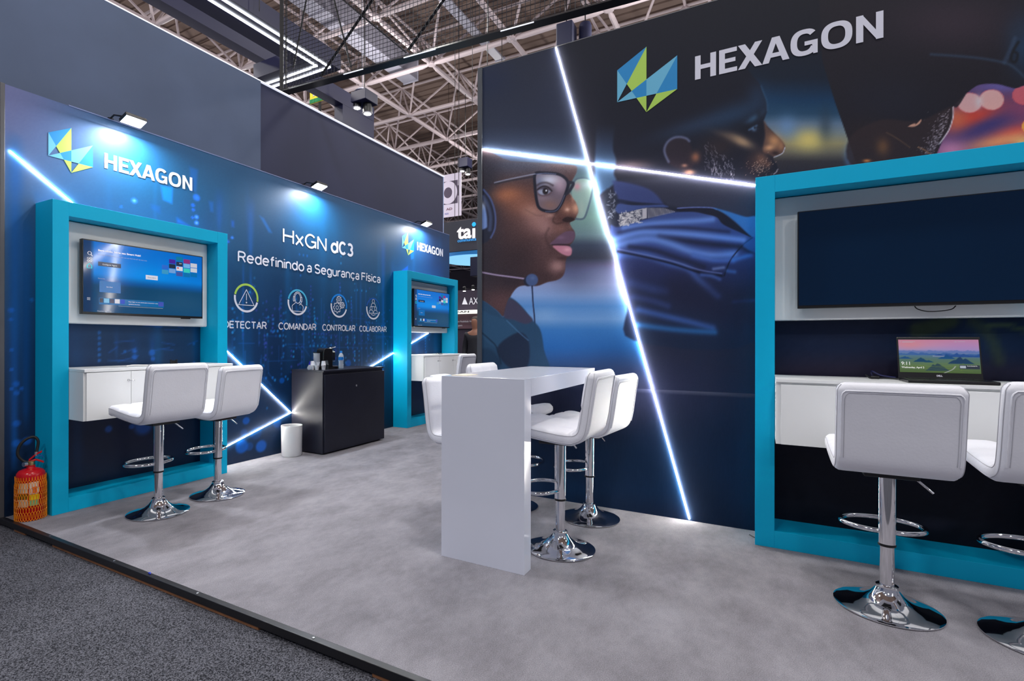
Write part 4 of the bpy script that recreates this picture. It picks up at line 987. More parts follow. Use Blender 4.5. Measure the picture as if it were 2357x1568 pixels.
# ------------------------------------------------------------------ televisions
def tv_left(y0, y1, z0, z1, label):
    t = thing('television', label, 'television', (XL + .13, (y0 + y1) / 2, z0), 'wall televisions')
    xs = XL + .185
    bx(XL + .111, XL + .145, y0 + .25, y1 - .25, z0 + .12, z1 - .12).build('wall_mount', M['black_metal'], t)
    body = bx(XL + .145, xs, y0, y1, z0, z1).build('housing', M['black_plastic'], t, bevel=.003)
    bx(xs - .02, xs - .002, y0 + .80 * (y1 - y0), y0 + .88 * (y1 - y0), z0 - .008, z0).build('sensor_bar', M['black_plastic'], body)
    w, h = y1 - y0, z1 - z0; b = .009; bb = .018
    A0, A1, B0, B1 = y0 + b, y1 - b, z0 + bb, z1 - b
    def fn(a, q): return (xs + .001, A0 + a * (A1 - A0), B0 + q * (B1 - B0))
    def fn2(a, q): return (xs + .0018, A0 + a * (A1 - A0), B0 + q * (B1 - B0))
    def fn3(a, q): return (xs + .0024, A0 + a * (A1 - A0), B0 + q * (B1 - B0))
    def paint(c):
        U, V = c.U, c.V; c.unit = .01
        c.grad(V, [(0, (10, 62, 100)), (.38, (8, 58, 92)), (.44, (6, 70, 130)), (.55, (0, 112, 196)), (.8, (0, 104, 190)), (1, (0, 96, 182))])
        c.blob(.45, .62, .4, .12, (0, 134, 214), .5); c.blob(.95, .9, .2, .3, (0, 78, 160), .5); c.blob(.8, .2, .3, .2, (40, 76, 104), .5)
        side = np.clip((.072 - U) * 60, 0, 1); c.blend(side, (22, 44, 78), .85)
        c.line([(.075, .05), (.075, .92)], .004, (60, 150, 210), .002, .7, False)
    sc = sheet('screen', np.linspace(0, 1, 64), np.linspace(0, 1, 40), fn, paint, M['screen'], t, pixel=False)
    # interface read off the near screen
    def n4(X, Y):
        yy, zz = onX(180 + X / 6.816, 530 + Y / 6.816, XL + .186)
        return (yy - 2.040) / (3.019 - 2.040), (zz - 1.463) / (2.012 - 1.463)
    def rect(X, Y, X2, Y2, rgb, ff=fn2, f=.8):
        a, b = n4(X, Y2); c_, _ = n4(X2, Y); _, d = n4(X, Y)
        n = '%02x%02x%02x' % rgb
        if n not in M: M[n] = pmat('lit_tile_' + n, (0, 0, 0, 1), .2, emit=S(*rgb), estr=f)
        MB().add([ff(a, b), ff(c_, b), ff(c_, d), ff(a, d)], [(0, 1, 2, 3)]).build('screen_tile', M[n], sc, fix=False)
    def txt(s_, X, Y, X2, capx, mat='ui_white', bold=0.0):
        a, b = n4(X, Y); c_, _ = n4(X2, Y); hgt = capx / 6.816 / 330 / (B1 - B0)
        text_mb(MB(), s_, a, c_, b, hgt, fn3, bold).build('lettering', M[mat], sc, fix=False)
    txt('Bem-vindo. Inicie seu Smart Hub!', 315, 322, 985, 32, bold=.03)
    txt('Conecte e transformar sua tela em um hub de IoT da sua casa.', 315, 385, 1088, 18, 'ui_grey')
    rect(315, 487, 675, 556, (8, 44, 86)); txt('Configurar Agora', 385, 542, 612, 22)
    rect(1065, 700, 1255, 770, (226, 230, 246)); M.setdefault('ui_dark', pmat('dark_pixels', S(70, 78, 110), .4, var=.01)); txt('Descobrir', 1097, 750, 1225, 26, 'ui_dark')
    txt('Recentes', 315, 762, 420, 18, 'ui_grey'); rect(335, 792, 672, 972, (0, 112, 190)); txt('Sem Sinal', 447, 900, 540, 18)
    rect(330, 1062, 1350, 1166, (0, 108, 176))
    for X, X2, rgb in ((338, 395, (50, 62, 80)), (408, 488, (130, 200, 240)), (498, 568, (60, 66, 100)), (578, 655, (226, 226, 236)), (665, 735, (10, 70, 200))): rect(X, 1070 + (X - 338) * .062, X2, 1138 + (X - 338) * .062, rgb, fn3)
    txt('Faça login na sua conta para encontrar seus', 795, 1135, 1255, 16); txt('aplicativos favoritos.', 795, 1172, 975, 16)
    rect(1265, 1130, 1345, 1200, (70, 90, 190), fn3); rect(635, 1194, 1335, 1199, (170, 190, 210), fn3); txt('Opções de Mídia', 300, 1283, 522, 24, 'ui_grey')
    tiles = [(1320, 540, (40, 110, 220)), (1432, 450, (70, 30, 160)), (1432, 525, (30, 44, 66)), (1432, 600, (120, 170, 230)), (1545, 410, (0, 128, 170)), (1545, 490, (40, 52, 80)), (1545, 565, (236, 232, 240)), (1545, 650, (70, 90, 170)),
             (1660, 450, (150, 50, 130)), (1660, 520, (120, 190, 245)), (1660, 595, (60, 215, 200)), (1660, 665, (0, 120, 190)), (1770, 515, (214, 216, 230)), (1770, 590, (214, 220, 232)), (1770, 665, (0, 118, 190)), (1320, 615, (60, 160, 210))]
    for X, Y, rgb in tiles: rect(X, Y, X + 102, Y + 66, rgb)
    rect(1560, 580, 1585, 600, (220, 30, 40), fn3); txt('tv', 1592, 528, 1632, 26)
    for k, (X, Y) in enumerate(((180, 355), (180, 457), (178, 560), (165, 1078))):
        m = MB(); a, b = n4(X, Y); r = .016; ry = r * (A1 - A0) / (B1 - B0)
        if k == 0: stroke_mb(m, [(a + r * .8 * math.cos(q), b + ry * .8 * math.sin(q)) for q in np.linspace(0, 2 * PI, 14)[:-1]], .004, fn3, True); stroke_mb(m, [(a + r * .6, b - ry * .6), (a + r * 1.3, b - ry * 1.3)], .005, fn3)
        if k == 1:
            for sx in (-1, 1):
                for sy in (-1, 1): stroke_mb(m, [(a + sx * r * .6 + r * .45 * math.cos(q), b + sy * ry * .6 + ry * .45 * math.sin(q)) for q in np.linspace(0, 2 * PI, 10)[:-1]], .003, fn3, True)
        if k == 2: stroke_mb(m, [(a - r, b - ry), (a - r, b + ry * .3), (a, b + ry * 1.2), (a + r, b + ry * .3), (a + r, b - ry)], .006, fn3, True)
        if k == 3:
            for q in (-.5, 0, .5): stroke_mb(m, [(a - r * .7, b + q * ry), (a + r * .7, b + q * ry)], .004, fn3)
        m.build('screen_icon', M['ui_white'] if k != 2 else M.setdefault('ui_cyan', pmat('lit_cyan_pixels', (0, 0, 0, 1), .2, emit=S(40, 220, 240), estr=.9)), sc, fix=False)
    return t
tv_left(2.030, 3.022, 1.448, 2.018, 'television showing a blue menu in the near cyan frame')
tv_left(6.417, 7.440, 1.455, 2.022, 'television showing a blue menu in the farthest cyan frame')
t = thing('television', 'large dark television switched off in the right cyan frame', 'television', (.705, YR - .13, 1.446), 'wall televisions')
bx(.45, .95, YR - .15, YR - .111, 1.56, 1.92).build('wall_mount', M['black_metal'], t)
bx(.193, 1.214, YR - .185, YR - .15, 1.448, 2.036).build('housing', M['black_plastic'], t, bevel=.003)
bx(.199, 1.208, YR - .1865, YR - .185, 1.466, 2.030).build('screen', M['tv_off'], t)
pts = [onY(u, v, YR - .15) for u, v in ((2105, 705), (2113, 712), (2135, 717), (2165, 716), (2190, 712), (2200, 704))]
tag(MB().tube(spline([(a, YR - .15, min(b, 1.452)) for a, b in pts], False), .003, 6).build('cable_loop', M['rubber'], smooth=60), 'thin black cable looping below the dark television', 'cable')

# ------------------------------------------------------------------ bar stools
def make_stool():
    t = thing('bar_stool', '', 'stool')
    prof = [(.2, 0), (.206, .004), (.206, .008), (.196, .013), (.16, .020), (.12, .031), (.088, .046), (.064, .066), (.050, .085), (.043, .098), (.043, .108), (.036, .112)]
    MB().lathe(prof, n=48).build('base', M['chrome'], t, smooth=50)
    MB().lathe([(.0285, .10), (.0285, .31)], n=24).build('gas_tube', M['chrome'], t, smooth=40)
    MB().lathe([(.034, .292), (.0355, .298), (.034, .304)], n=24).build('collar', M['black_plastic'], t, smooth=60)
    MB().lathe([(.034, .304), (.034, .655)], n=24).build('column', M['chrome'], t, smooth=40)
    P = [(-.022, .03)] + [(.15 * math.sin(a) * 1.05, .10 - .125 * math.cos(a) * (1 if abs(math.cos(a)) else 1)) for a in np.linspace(-.45, -PI * 2 + .45, 28)] + [(.022, .03)]
    P = [(-.028, .005)] + [(-.165 * math.sin(a), .125 - .125 * math.cos(a)) for a in np.linspace(.28, 2 * PI - .28, 34)] + [(.028, .005)]
    MB().tube([(x, y, .355) for x, y in P], .0115, 8).build('footrest', M['chrome'], t, smooth=60)
    bx(-.10, .10, -.10, .10, .645, .665).build('seat_plate', M['black_metal'], t, bevel=.004)
    MB().tube([(.03, -.02, .650), (.085, -.03, .648), (.105, -.035, .635), (.155, -.05, .588)], .0055, 6).build('lever', M['chrome'], t, smooth=60)
    # one-piece upholstered shell, lofted along an L-shaped path
    path = spline([(.236, .742), (.20, .742), (.12, .728), (.02, .715), (-.08, .705), (-.145, .708), (-.187, .737), (-.205, .80), (-.217, .88), (-.230, .97), (-.245, 1.055)], False, 6)
    path = np.array(path); d = np.gradient(path, axis=0); d /= np.linalg.norm(d, axis=1)[:, None]
    nrm = np.stack([d[:, 1], -d[:, 0]], 1)                 # towards the sitter
    nrm *= np.sign(nrm[0, 1]) if nrm[0, 1] else 1
    s = np.concatenate([[0], np.cumsum(np.linalg.norm(np.diff(path, axis=0), axis=1))]); Lt = s[-1]; sm = s / Lt
    hw, ht, cr_ = .220, .036, .026
    ring = []
    NX = 24
    xs = np.linspace(-1, 1, NX + 1)
    for x in xs: ring.append((x, 1))                       # inner (tufted) face
    for q in (.6, .2, -.2, -.6): ring.append((1, q))
    for x in xs[::-1]: ring.append((x, -1))
    for q in (-.6, -.2, .2, .6): ring.append((-1, q))
    def shape(x, q):
        X, Q = x * hw, q * ht
        ex = max(0, abs(X) - (hw - cr_)); eq = max(0, abs(Q) - (ht - cr_))
        l = math.hypot(ex, eq)
        if l > cr_:
            X = math.copysign(hw - cr_ + ex * cr_ / l, X); Q = math.copysign(ht - cr_ + eq * cr_ / l, Q)
        return X, Q
    split = int(np.argmin(abs(path[:, 0] + .175) + 10 * (path[:, 1] > .76)))
    cuts = [.16, .32, .46, .76]                             # cross seams along the path
    rows = []
    n = len(path)
    ends = [(-.030, .30), (-.024, .62), (-.012, .87)]
    samples = [(path[0] + d[0] * e, nrm[0], 0.0, k) for e, k in ends] + [(path[i], nrm[i], sm[i], 1.0) for i in range(n)] + [(path[-1] - d[-1] * e, nrm[-1], 1.0, k) for e, k in ends[::-1]]
    for p, nn, sv, k in samples:
        row = []
        for x, q in ring:
            X, Q = shape(x, q)
            th = 1.0 if sv < .5 else .88
            Q *= th * k; X *= (1 - (1 - k) * .17)
            if q == 1:
                g = 0.0
                for cu in cuts: g = max(g, math.exp(-((sv - cu) / .012) ** 2))
                for cx in (-.36, .36): g = max(g, math.exp(-((x - cx) / .05) ** 2))
                Q += (.007 * (1 - x * x) ** .5 - .010 * g * (1 if abs(x) < .93 else 0)) * (1 if k == 1 else 0)
            row.append((X, p[0] + nn[0] * Q, p[1] + nn[1] * Q))
        rows.append(row)
    k = len(ring)
    def loft(rs, cap0, cap1, name, mat):
        v = [p for r_ in rs for p in r_]
        f = [(i * k + j, i * k + (j + 1) % k, (i + 1) * k + (j + 1) % k, (i + 1) * k + j) for i in range(len(rs) - 1) for j in range(k)]
        if cap0: f.append(tuple(range(k)))
        if cap1: f.append(tuple(range((len(rs) - 1) * k, len(rs) * k)))
        return MB().add(v, f).build(name, mat, t, smooth=65)
    sp = split + 3
    seat = loft(rows[:sp + 1], True, False, 'seat', M['leather'])
    back = loft(rows[sp:], False, True, 'backrest', M['leather'])
    # piping: along both edges of the shell and round the rear of the backrest
    for side in (-1, 1):
        jj = [i for i, (x, q) in enumerate(ring) if x == side and q == .6][0]; j2 = [i for i, (x, q) in enumerate(ring) if x == side and q == -.6][0]
        for j in (jj, j2):
            out = [(r_[j][0] + side * .0004, r_[j][1], r_[j][2]) for r_ in rows[1:-1]]
            MB().tube(out[:sp], .0019, 5).build('piping', M['seam'], seat, smooth=60)
            MB().tube(out[sp - 1:], .0019, 5).build('piping', M['seam'], back, smooth=60)
    def rear(a, i):
        p, nn, sv, kk = samples[i]
        return (a, p[0] - nn[0] * (ht * .88 + .0006), p[1] - nn[1] * (ht * .88 + .0006))
    i0, i1 = sp + 4, len(samples) - 5
    def rim(h, ie):
        up_ = list(range(i0, ie + 1)); c_ = [(-h, i) for i in up_[:-2]] + [(-h + .004, up_[-2]), (-h + .014, up_[-1])]
        lp = [rear(a_, i) for a_, i in c_] + [rear(a_, ie) for a_ in np.linspace(-h + .03, h - .03, 8)] + [rear(-a_, i) for a_, i in c_[::-1]]
        return lp
    MB().tube(rim(.203, i1 + 1), .0034, 6).build('piping', M['leather'], back, smooth=60)
    MB().tube(rim(.192, i1), .0014, 5).build('stitching', M['seam'], back, smooth=60)
    return t
proto = make_stool()
STOOLS = [
    ((-3.790, 2.235), 90, 0.000, 'bar stool at the near counter, nearest to the fire extinguisher'),
    ((-3.815, 2.735), 99, -.035, 'bar stool at the near counter, the one nearer the waste bin'),
    ((.515, 3.150), 0, -.018, 'bar stool in front of the laptop, whole in view'),
    ((1.030, 3.115), 3, .008, 'bar stool cut off by the right edge of the picture'),
    ((-1.045, 3.060), 90, -.005, 'nearer bar stool on the photo wall side of the white bar table'),
    ((-1.045, 3.690), 84, -.062, 'bar stool at the bar table closest to the steep LED line foot'),
    ((-1.600, 3.000), -106, -.075, 'bar stool half hidden behind the near end panel of the bar table'),
    ((-1.640, 3.660), -90, -.010, 'bar stool mostly hidden behind the bar top, its back edge showing'),
    ((-3.800, 6.460), 90, -.020, 'bar stool at the farthest counter, beyond the bar table'),
]
for i, ((x, y), rz, dz, lab) in enumerate(STOOLS):
    o = proto if i == 0 else copy_tree(proto)
    o.location = (x, y, 0); o.rotation_euler = (0, 0, math.radians(rz))
    o['label'] = 'white leather ' + lab; o['category'] = 'stool'; o['group'] = 'white leather bar stools'
    if dz:                                                  # height-adjusted seat
        for ch in [k for k in bpy.data.objects if k.parent == o]:
            if ch.name.split('.')[0] in ('seat', 'backrest', 'seat_plate', 'lever'): ch.location.z += dz
            if ch.name.split('.')[0] == 'column': ch.scale.z = 1.0

# ------------------------------------------------------------------ white bar table
t = thing('bar_table', 'glossy white high bar table standing end-on against the photo wall', 'table', (-1.348, 3.29, 0))
TX0, TX1, TY0 = -1.607, -1.089, 2.608
bx(TX0, TX1, TY0, TY0 + .093, 0, 1.0457).build('end_panel', M['table_white'], t, bevel=.0012)
bx(TX0, TX1, TY0 + .0932, YR - .004, .9455, 1.0457).build('table_top', M['table_white'], t, bevel=.0012)
x, y = onZ(1068, 864, 1.0457)
o = bx(x - .05, x + .05, 2.66, 2.80, 1.0459, 1.0489).build('paper_sheet', M['paper']); tag(o, 'pale leaflet lying on the near end of the bar table', 'leaflet')

# ------------------------------------------------------------------ black cabinet
t = thing('cabinet', 'black low cabinet carrying the coffee machine', 'cabinet', (-4.36, 4.775, 0))
bx(XL + .004, -4.137, 4.246, 5.290, .012, .902).build('body', M['black_lam'], t, bevel=.002)
bx(XL + .004, -4.120, 4.243, 5.293, .9025, .921).build('top_board', M['black_lam'], t, bevel=.0015)
bx(XL + .05, -4.16, 4.28, 5.26, 0, .0118).build('plinth', M['black_plastic'], t)
d = bx(-4.1365, -4.118, 4.262, 5.306, .018, .873).build('door', M['black_lam'], t, bevel=.002)
MB().lathe([(.011, -.0005), (.012, .004), (.009, .007)], (-4.118, 4.776, .722), 16, axis='x').build('lock', M['steel'], d, smooth=40)

# ------------------------------------------------------------------ things on the black cabinet
ZT = .9212
def cup(x, y, label, mat, k=1.0, stack=1, z=ZT, grp=None, inv=False):
    m = MB()
    for q in range(stack):
        pr_ = [(.019 * k, 0), (.0255 * k, .045 * k), (.027 * k, .047 * k), (.0245 * k, .046 * k), (.018 * k, .003)]
        pr_ = [(r, z + h + q * .016) for r, h in pr_]
        if inv: pr_ = [(r, 2 * z + .047 * k - h) for r, h in pr_]
        m.lathe(pr_, (x, y, 0), 20, cap=False)
        m.add([(x + .018 * k * math.cos(a), y + .018 * k * math.sin(a), z + .002) for a in np.linspace(0, 2 * PI, 16)[:-1]], [tuple(range(15))])
    return tag(m.build('cup', mat, smooth=40, fix=False), label, 'cup', grp)
cm = thing('coffee_machine', 'black capsule coffee machine with a chrome ring on the black cabinet', 'coffee machine', (-4.33, 4.50, ZT))
# side outline runs along y (front to the right in the picture)
W0, W1 = -4.40, -4.285
prof = [(4.415, ZT + .012), (4.415, ZT + .20), (4.422, ZT + .222), (4.44, ZT + .236), (4.47, ZT + .241), (4.545, ZT + .238), (4.56, ZT + .225), (4.56, ZT + .012)]
MB().prism(prof, lambda a, b, d_: (W0 + d_, a, b), W1 - W0).build('body', M['black_plastic'], cm, bevel=.006, seg=3)
bx(W0 + .01, W1 - .01, 4.56, 4.615, ZT + .10, ZT + .20).build('brew_head', M['black_plastic'], cm, bevel=.008, seg=3)
MB().tube([(W0 + .0575 + .034 * math.cos(a), 4.617, ZT + .175 + .034 * math.sin(a)) for a in np.linspace(0, 2 * PI, 28)[:-1]], .0045, 8, closed=True).build('ring', M['chrome'], cm, smooth=60)
MB().tube([(W0 + .0575 + .034 * math.cos(a), 4.60, ZT + .178 + .036 * math.sin(a)) for a in np.linspace(.2, PI - .2, 14)], .005, 8).build('lever', M['chrome'], cm, smooth=60)
MB().tube([(W1 - .01, 4.52, ZT + .241), (W1 - .02, 4.58, ZT + .246), (W1 - .03, 4.63, ZT + .252)], .006, 8).build('lever', M['chrome'], cm, smooth=60)
bx(W0 - .005, W1 + .012, 4.40, 4.575, ZT, ZT + .012).build('foot', M['black_plastic'], cm, bevel=.004)
MB().lathe([(.058, ZT), (.060, ZT + .006), (.060, ZT + .026), (.054, ZT + .030)], (W0 + .0575, 4.63, 0), 28).build('drip_tray', M['black_plastic'], cm, smooth=40)
MB().lathe([(.050, ZT + .0301), (.050, ZT + .033)], (W0 + .0575, 4.63, 0), 28).build('drip_grid', M['steel'], cm, smooth=40)
bx(W0 + .03, W1 - .03, 4.56, 4.63, ZT + .084, ZT + .092).build('spout', M['chrome'], cm, bevel=.002)
m = MB(); m.lathe([(.036, ZT + .035), (.038, ZT + .185), (.036, ZT + .186), (.034, ZT + .037)], (W0 + .045, 4.375, 0), 24, cap=False); m.build('water_tank', M['glass'], cm, smooth=40, fix=False)
MB().lathe([(.038, ZT + .186), (.038, ZT + .195)], (W0 + .045, 4.375, 0), 24).build('tank_lid', M['black_plastic'], cm, smooth=40)
bx(W0 + .02, W0 + .09, 4.34, 4.415, ZT, ZT + .034).build('tank_foot', M['black_plastic'], cm, bevel=.003)
grey_cup = pmat('smoky_plastic_cup', S(52, 60, 66), .3, var=.05)
cup(-4.268, 4.435, 'stack of smoky grey cups in front of the coffee machine', grey_cup, 1.15, 1, grp=None)
cup(-4.268, 4.435, 'upturned smoky grey cup on top of another beside the coffee machine', grey_cup, .98, 1, z=ZT + .057, inv=True)
wc = pmat('white_plastic_cup', S(222, 224, 230), .35, var=.02)
cup(-4.300, 4.322, 'white cup holding clear stirrers beside the coffee machine', wc, 1.05)
cup(-4.262, 4.385, 'lower white cup right of the stirrer cup', wc, 1.05)
cup(-4.262, 4.385, 'upturned white cup stacked on another beside the coffee machine', wc, 1.0, z=ZT + .0515, inv=True)
cup(-4.350, 4.305, 'white cup at the back of the small cup group', wc, 1.05)
cup(-4.350, 4.305, 'tallest white cup, upturned at the back of the cup group', wc, 1.0, z=ZT + .0515, inv=True)
m = MB()
for i in range(9):
    a = i * 2.4
    m.tube([(-4.300 + .010 * math.cos(a), 4.322 + .010 * math.sin(a), ZT + .01), (-4.300 + .034 * math.cos(a), 4.322 + .034 * math.sin(a), ZT + .088)], .0022, 5)
o = m.build('stirrers', pmat('clear_stirrer', S(210, 216, 226), .2, var=.02)); o['kind'] = 'stuff'; tag(o, 'bunch of clear stirrers standing in a white cup', 'stirrers')
b = thing('dropper_bottle', 'small clear bottle with a pointed blue cap left of the cups', 'bottle', (-4.36, 4.272, ZT))
MB().lathe([(.018, ZT), (.026, ZT + .008), (.027, ZT + .03), (.012, ZT + .056), (.009, ZT + .06)], (-4.36, 4.272, 0), 20).build('body', M['glass'], b, smooth=40)
MB().lathe([(.011, ZT + .058), (.010, ZT + .07), (.003, ZT + .10)], (-4.36, 4.272, 0), 14).build('cap', pmat('dark_blue_cap', S(24, 30, 150), .35, var=.03), b, smooth=40)
lab_b = pmat('blue_bottle_label', S(20, 120, 205), .4, var=.25, scale=60)
cap_b = pmat('blue_bottle_cap', S(20, 130, 220), .35, var=.03)
def bottle(x, y, k, label):
    b = thing('water_bottle', label, 'bottle', (x, y, ZT), 'water bottles beside the coffee machine')
    pf = [(.026, 0), (.032, .006), (.032, .05), (.029, .06), (.032, .07), (.029, .085), (.032, .10), (.0325, .15), (.029, .175), (.016, .195), (.012, .20), (.012, .208)]
    MB().lathe([(r * k, ZT + h * k) for r, h in pf], (x, y, 0), 24).build('body', M['glass'], b, smooth=50)
    MB().lathe([(.0332 * k, ZT + .110 * k), (.0335 * k, ZT + .148 * k)], (x, y, 0), 24, cap=False).build('label_band', lab_b, b, smooth=50)
    MB().lathe([(.0155 * k, ZT + .2002 * k), (.0155 * k, ZT + .222 * k), (.013 * k, ZT + .225 * k)], (x, y, 0), 18).build('cap', cap_b, b, smooth=50)
bottle(-4.255, 4.665, .92, 'front water bottle with a blue label and blue cap')
bottle(-4.46, 4.70, .88, 'water bottle half hidden behind the coffee machine')
bottle(-4.33, 4.74, .80, 'shorter water bottle behind the front one, mostly hidden')

# ------------------------------------------------------------------ waste bin
m = MB(); bc = (-4.425, 4.075, 0)
m.lathe([(.100, 0), (.107, .008), (.112, .322), (.112, .328), (.107, .328), (.102, .02)], bc, 40, cap=False)
m.add([(bc[0] + .103 * math.cos(a), bc[1] + .103 * math.sin(a), .012) for a in np.linspace(0, 2 * PI, 33)[:-1]], [tuple(range(32))])
tag(m.build('waste_bin', pmat('white_bin_plastic', S(228, 228, 228), .35, var=.02), smooth=50, fix=False), 'white round open waste bin beside the black cabinet', 'bin')
# ------------------------------------------------------------------ fire extinguisher
ex = thing('fire_extinguisher', 'red fire extinguisher in an orange net sleeve by the near cyan frame', 'fire extinguisher', (-4.437, 1.712, 0))
EC = (-4.437, 1.712, 0)
MB().lathe([(.078, 0), (.083, .006), (.083, .305), (.080, .322), (.068, .338), (.045, .349), (.030, .354), (.026, .358), (.026, .372)], EC, 40).build('cylinder', M['red'], ex, smooth=50)
m = MB(); nn, hh = 34, .302
for s_ in (-1, 1):
    for i in range(nn):
        pts = []
        for j in range(15):
            z = .002 + hh * j / 14; a = 2 * PI * i / nn + s_ * (j / 14) * 2 * PI * 5.5 / nn + (0.055 * s_ if j % 2 else 0)
            rr = .0868 + (.003 if z < .25 else 0)
            pts.append((EC[0] + rr * math.cos(a), EC[1] + rr * math.sin(a), z))
        m.tube(pts, .0017, 4, cap=False)
net = m.build('net_sleeve', M['orange_net'], ex); net['kind'] = 'stuff'
def sticker(a0, a1, z0, z1, mat, r=.0838):
    v = []; n_ = 8
    for z in (z0, z1):
        for i in range(n_ + 1):
            a = a0 + (a1 - a0) * i / n_; v.append((EC[0] + r * math.cos(a), EC[1] + r * math.sin(a), z))
    MB().add(v, [(i, i + 1, n_ + 2 + i, n_ + 1 + i) for i in range(n_)]).build('sticker', mat, ex, fix=False)
A = math.atan2(-EC[1], -EC[0])       # towards the camera
sticker(A - .95, A - .18, .195, .265, M['paper']); sticker(A - .95, A - .18, .155, .19, pmat('black_yellow_sticker', S(120, 96, 20), .6, var=.5, scale=90)); sticker(A - .95, A - .18, .10, .152, M['paper'])
sticker(A - .10, A + .55, .185, .268, pmat('white_sticker', S(226, 220, 210), .6, var=.05)); sticker(A + .1, A + .42, .19, .235, pmat('coral_sticker', S(226, 100, 60), .6, var=.05), .0842)
sticker(A - .10, A + .55, .145, .182, pmat('yellow_sticker', S(236, 214, 20), .6, var=.05)); sticker(A - .10, A + .55, .105, .144, pmat('mint_sticker', S(120, 200, 150), .6, var=.05))
MB().lathe([(.021, .372), (.023, .378), (.023, .400), (.015, .405)], EC, 18).build('valve', M['brass'], ex, smooth=40)
rx = np.array([math.sin(-A), 0, 0])
dv = np.array([math.cos(A), math.sin(A)]); dr = np.array([dv[1] * -1, dv[0]])   # dr: to the right seen from the camera
def ep(a, b, z): return (EC[0] + dr[0] * a + dv[0] * b, EC[1] + dr[1] * a + dv[1] * b, z)
def flat_bar(pts, w, mat, name):
    m = MB()
    for p, q in zip(pts[:-1], pts[1:]):
        v = []
        for (a, z), e in ((p, 0), (q, 0)):
            v += [ep(a, -w, z - .006), ep(a, w, z - .006), ep(a, w, z + .006), ep(a, -w, z + .006)]
        m.add(v, [(0, 1, 2, 3), (4, 7, 6, 5), (0, 4, 5, 1), (1, 5, 6, 2), (2, 6, 7, 3), (3, 7, 4, 0)])
    return m.build(name, mat, ex, bevel=.002)
flat_bar([(-.01, .398), (.03, .408), (.072, .385)], .012, M['red'], 'carry_handle')
flat_bar([(-.012, .408), (.03, .446), (.062, .462)], .012, M['red'], 'squeeze_lever')
MB().tube([ep(-.022, .018, .386), ep(-.040, .030, .386)], .016, 14).build('pressure_gauge', M['steel'], ex, smooth=40)
MB().tube([ep(.03, .02, .43), ep(.06, .03, .44), ep(.07, .02, .42)], .0018, 5).build('seal_wire', pmat('blue_seal', S(60, 50, 190), .4, var=.05), ex)
hp = [ep(-.015, 0, .395), ep(-.04, -.01, .405), ep(-.07, -.012, .45), ep(-.062, -.014, .51), ep(-.025, -.014, .555), ep(.018, -.012, .566), ep(.040, -.008, .535), ep(.035, -.004, .48), ep(.030, 0, .455)]
MB().tube(spline(hp, False), .0095, 10).build('hose', M['rubber'], ex, smooth=60)
MB().tube([ep(.030, 0, .462), ep(.028, .002, .435)], .011, 12).build('hose_end', M['steel'], ex, smooth=40)

# ------------------------------------------------------------------ laptop and small things on the counters
lt = thing('laptop', 'open black laptop with a landscape lock screen on the right counter', 'laptop', (.83, 3.66, 1.0352))
LZ = 1.0352
LA, LB = .664, 1.012
bx(LA, LB, 3.535, 3.765, LZ, LZ + .017).build('base', M['black_plastic'], lt, bevel=.004)
for i in range(4):
    for k in range(13):
        pass
m = MB()
for j in range(5):
    for k in range(14):
        m.box(LA + .025 + k * .0212, LA + .043 + k * .0212, 3.64 + j * .02, 3.656 + j * .02, LZ + .017, LZ + .0195)
kb = m.build('keyboard', M['rubber'], lt); kb['kind'] = 'stuff'
bx(LA + .12, LB - .12, 3.545, 3.625, LZ + .017, LZ + .0174).build('touchpad', pmat('grey_touchpad', S(48, 48, 52), .35, var=.03), lt)
hy, hz = 3.765, LZ + .014; tl = math.radians(14); LH = .232
def fl(a, b, o=0.0): return (LA + a * (LB - LA), hy + b * LH * math.sin(tl) - o * math.cos(tl), hz + b * LH * math.cos(tl) + o * math.sin(tl) * 0 + o * math.sin(tl))
m = MB(); m.add([fl(a, b, o) for o in (0, -.008) for a, b in ((0, 0), (1, 0), (1, 1), (0, 1))], [(0, 1, 2, 3), (4, 7, 6, 5), (0, 4, 5, 1), (1, 5, 6, 2), (2, 6, 7, 3), (3, 7, 4, 0)])
lid = m.build('lid', M['black_plastic'], lt, bevel=.002)
def paint_lap(c):
    U, V = c.U, c.V; c.unit = .01
    c.grad(V, [(0, (84, 108, 62)), (.22, (100, 128, 88)), (.42, (92, 124, 118)), (.56, (90, 130, 170)), (.64, (120, 140, 196)), (.70, (176, 156, 206)), (.82, (206, 150, 188)), (1, (214, 140, 170))])
    c.blob(.15, .85, .2, .15, (228, 146, 150), .6); c.blob(.85, .8, .3, .2, (176, 140, 206), .5)
    r = np.random.default_rng(2)
    def hill(cx, cz, w, h, rgb, al=.95):
        pts = [(cx - w, cz)] + [(cx + w * t_, cz + h * max(0, 1 - abs(t_) ** 1.4) * (1 + .12 * r.normal())) for t_ in np.linspace(-.9, .9, 11)] + [(cx + w, cz)]
        c.poly(pts, rgb, .006, al, False)
    for i in range(16): hill(i / 15, .60, .09, .05 + .05 * r.random(), (104, 128, 190), .8)
    for i in range(8): hill(i / 7 + .03, .53, .11, .05 + .07 * r.random(), (62, 104, 172), .85)
    for i in range(6): hill(.52 + i * .1, .48, .09, .06 + .06 * r.random(), (40, 84, 156), .9)
    hill(.08, .41, .1, .07, (34, 84, 140)); hill(.28, .32, .10, .12, (26, 74, 112)); hill(.38, .31, .06, .06, (28, 78, 112)); hill(.60, .42, .11, .11, (26, 84, 140)); hill(.77, .28, .16, .20, (30, 66, 104)); hill(.48, .06, .15, .22, (48, 74, 88))
    for i in range(12): c.line([(r.uniform(0, .9), r.uniform(.02, .3)), (r.uniform(0, 1), r.uniform(.02, .3))], .012, (130, 150, 70), .01, .35, False)
    c.line([(.56, 0), (.62, .06), (.67, .12), (.70, .2)], .014, (196, 196, 206), .006, .9)
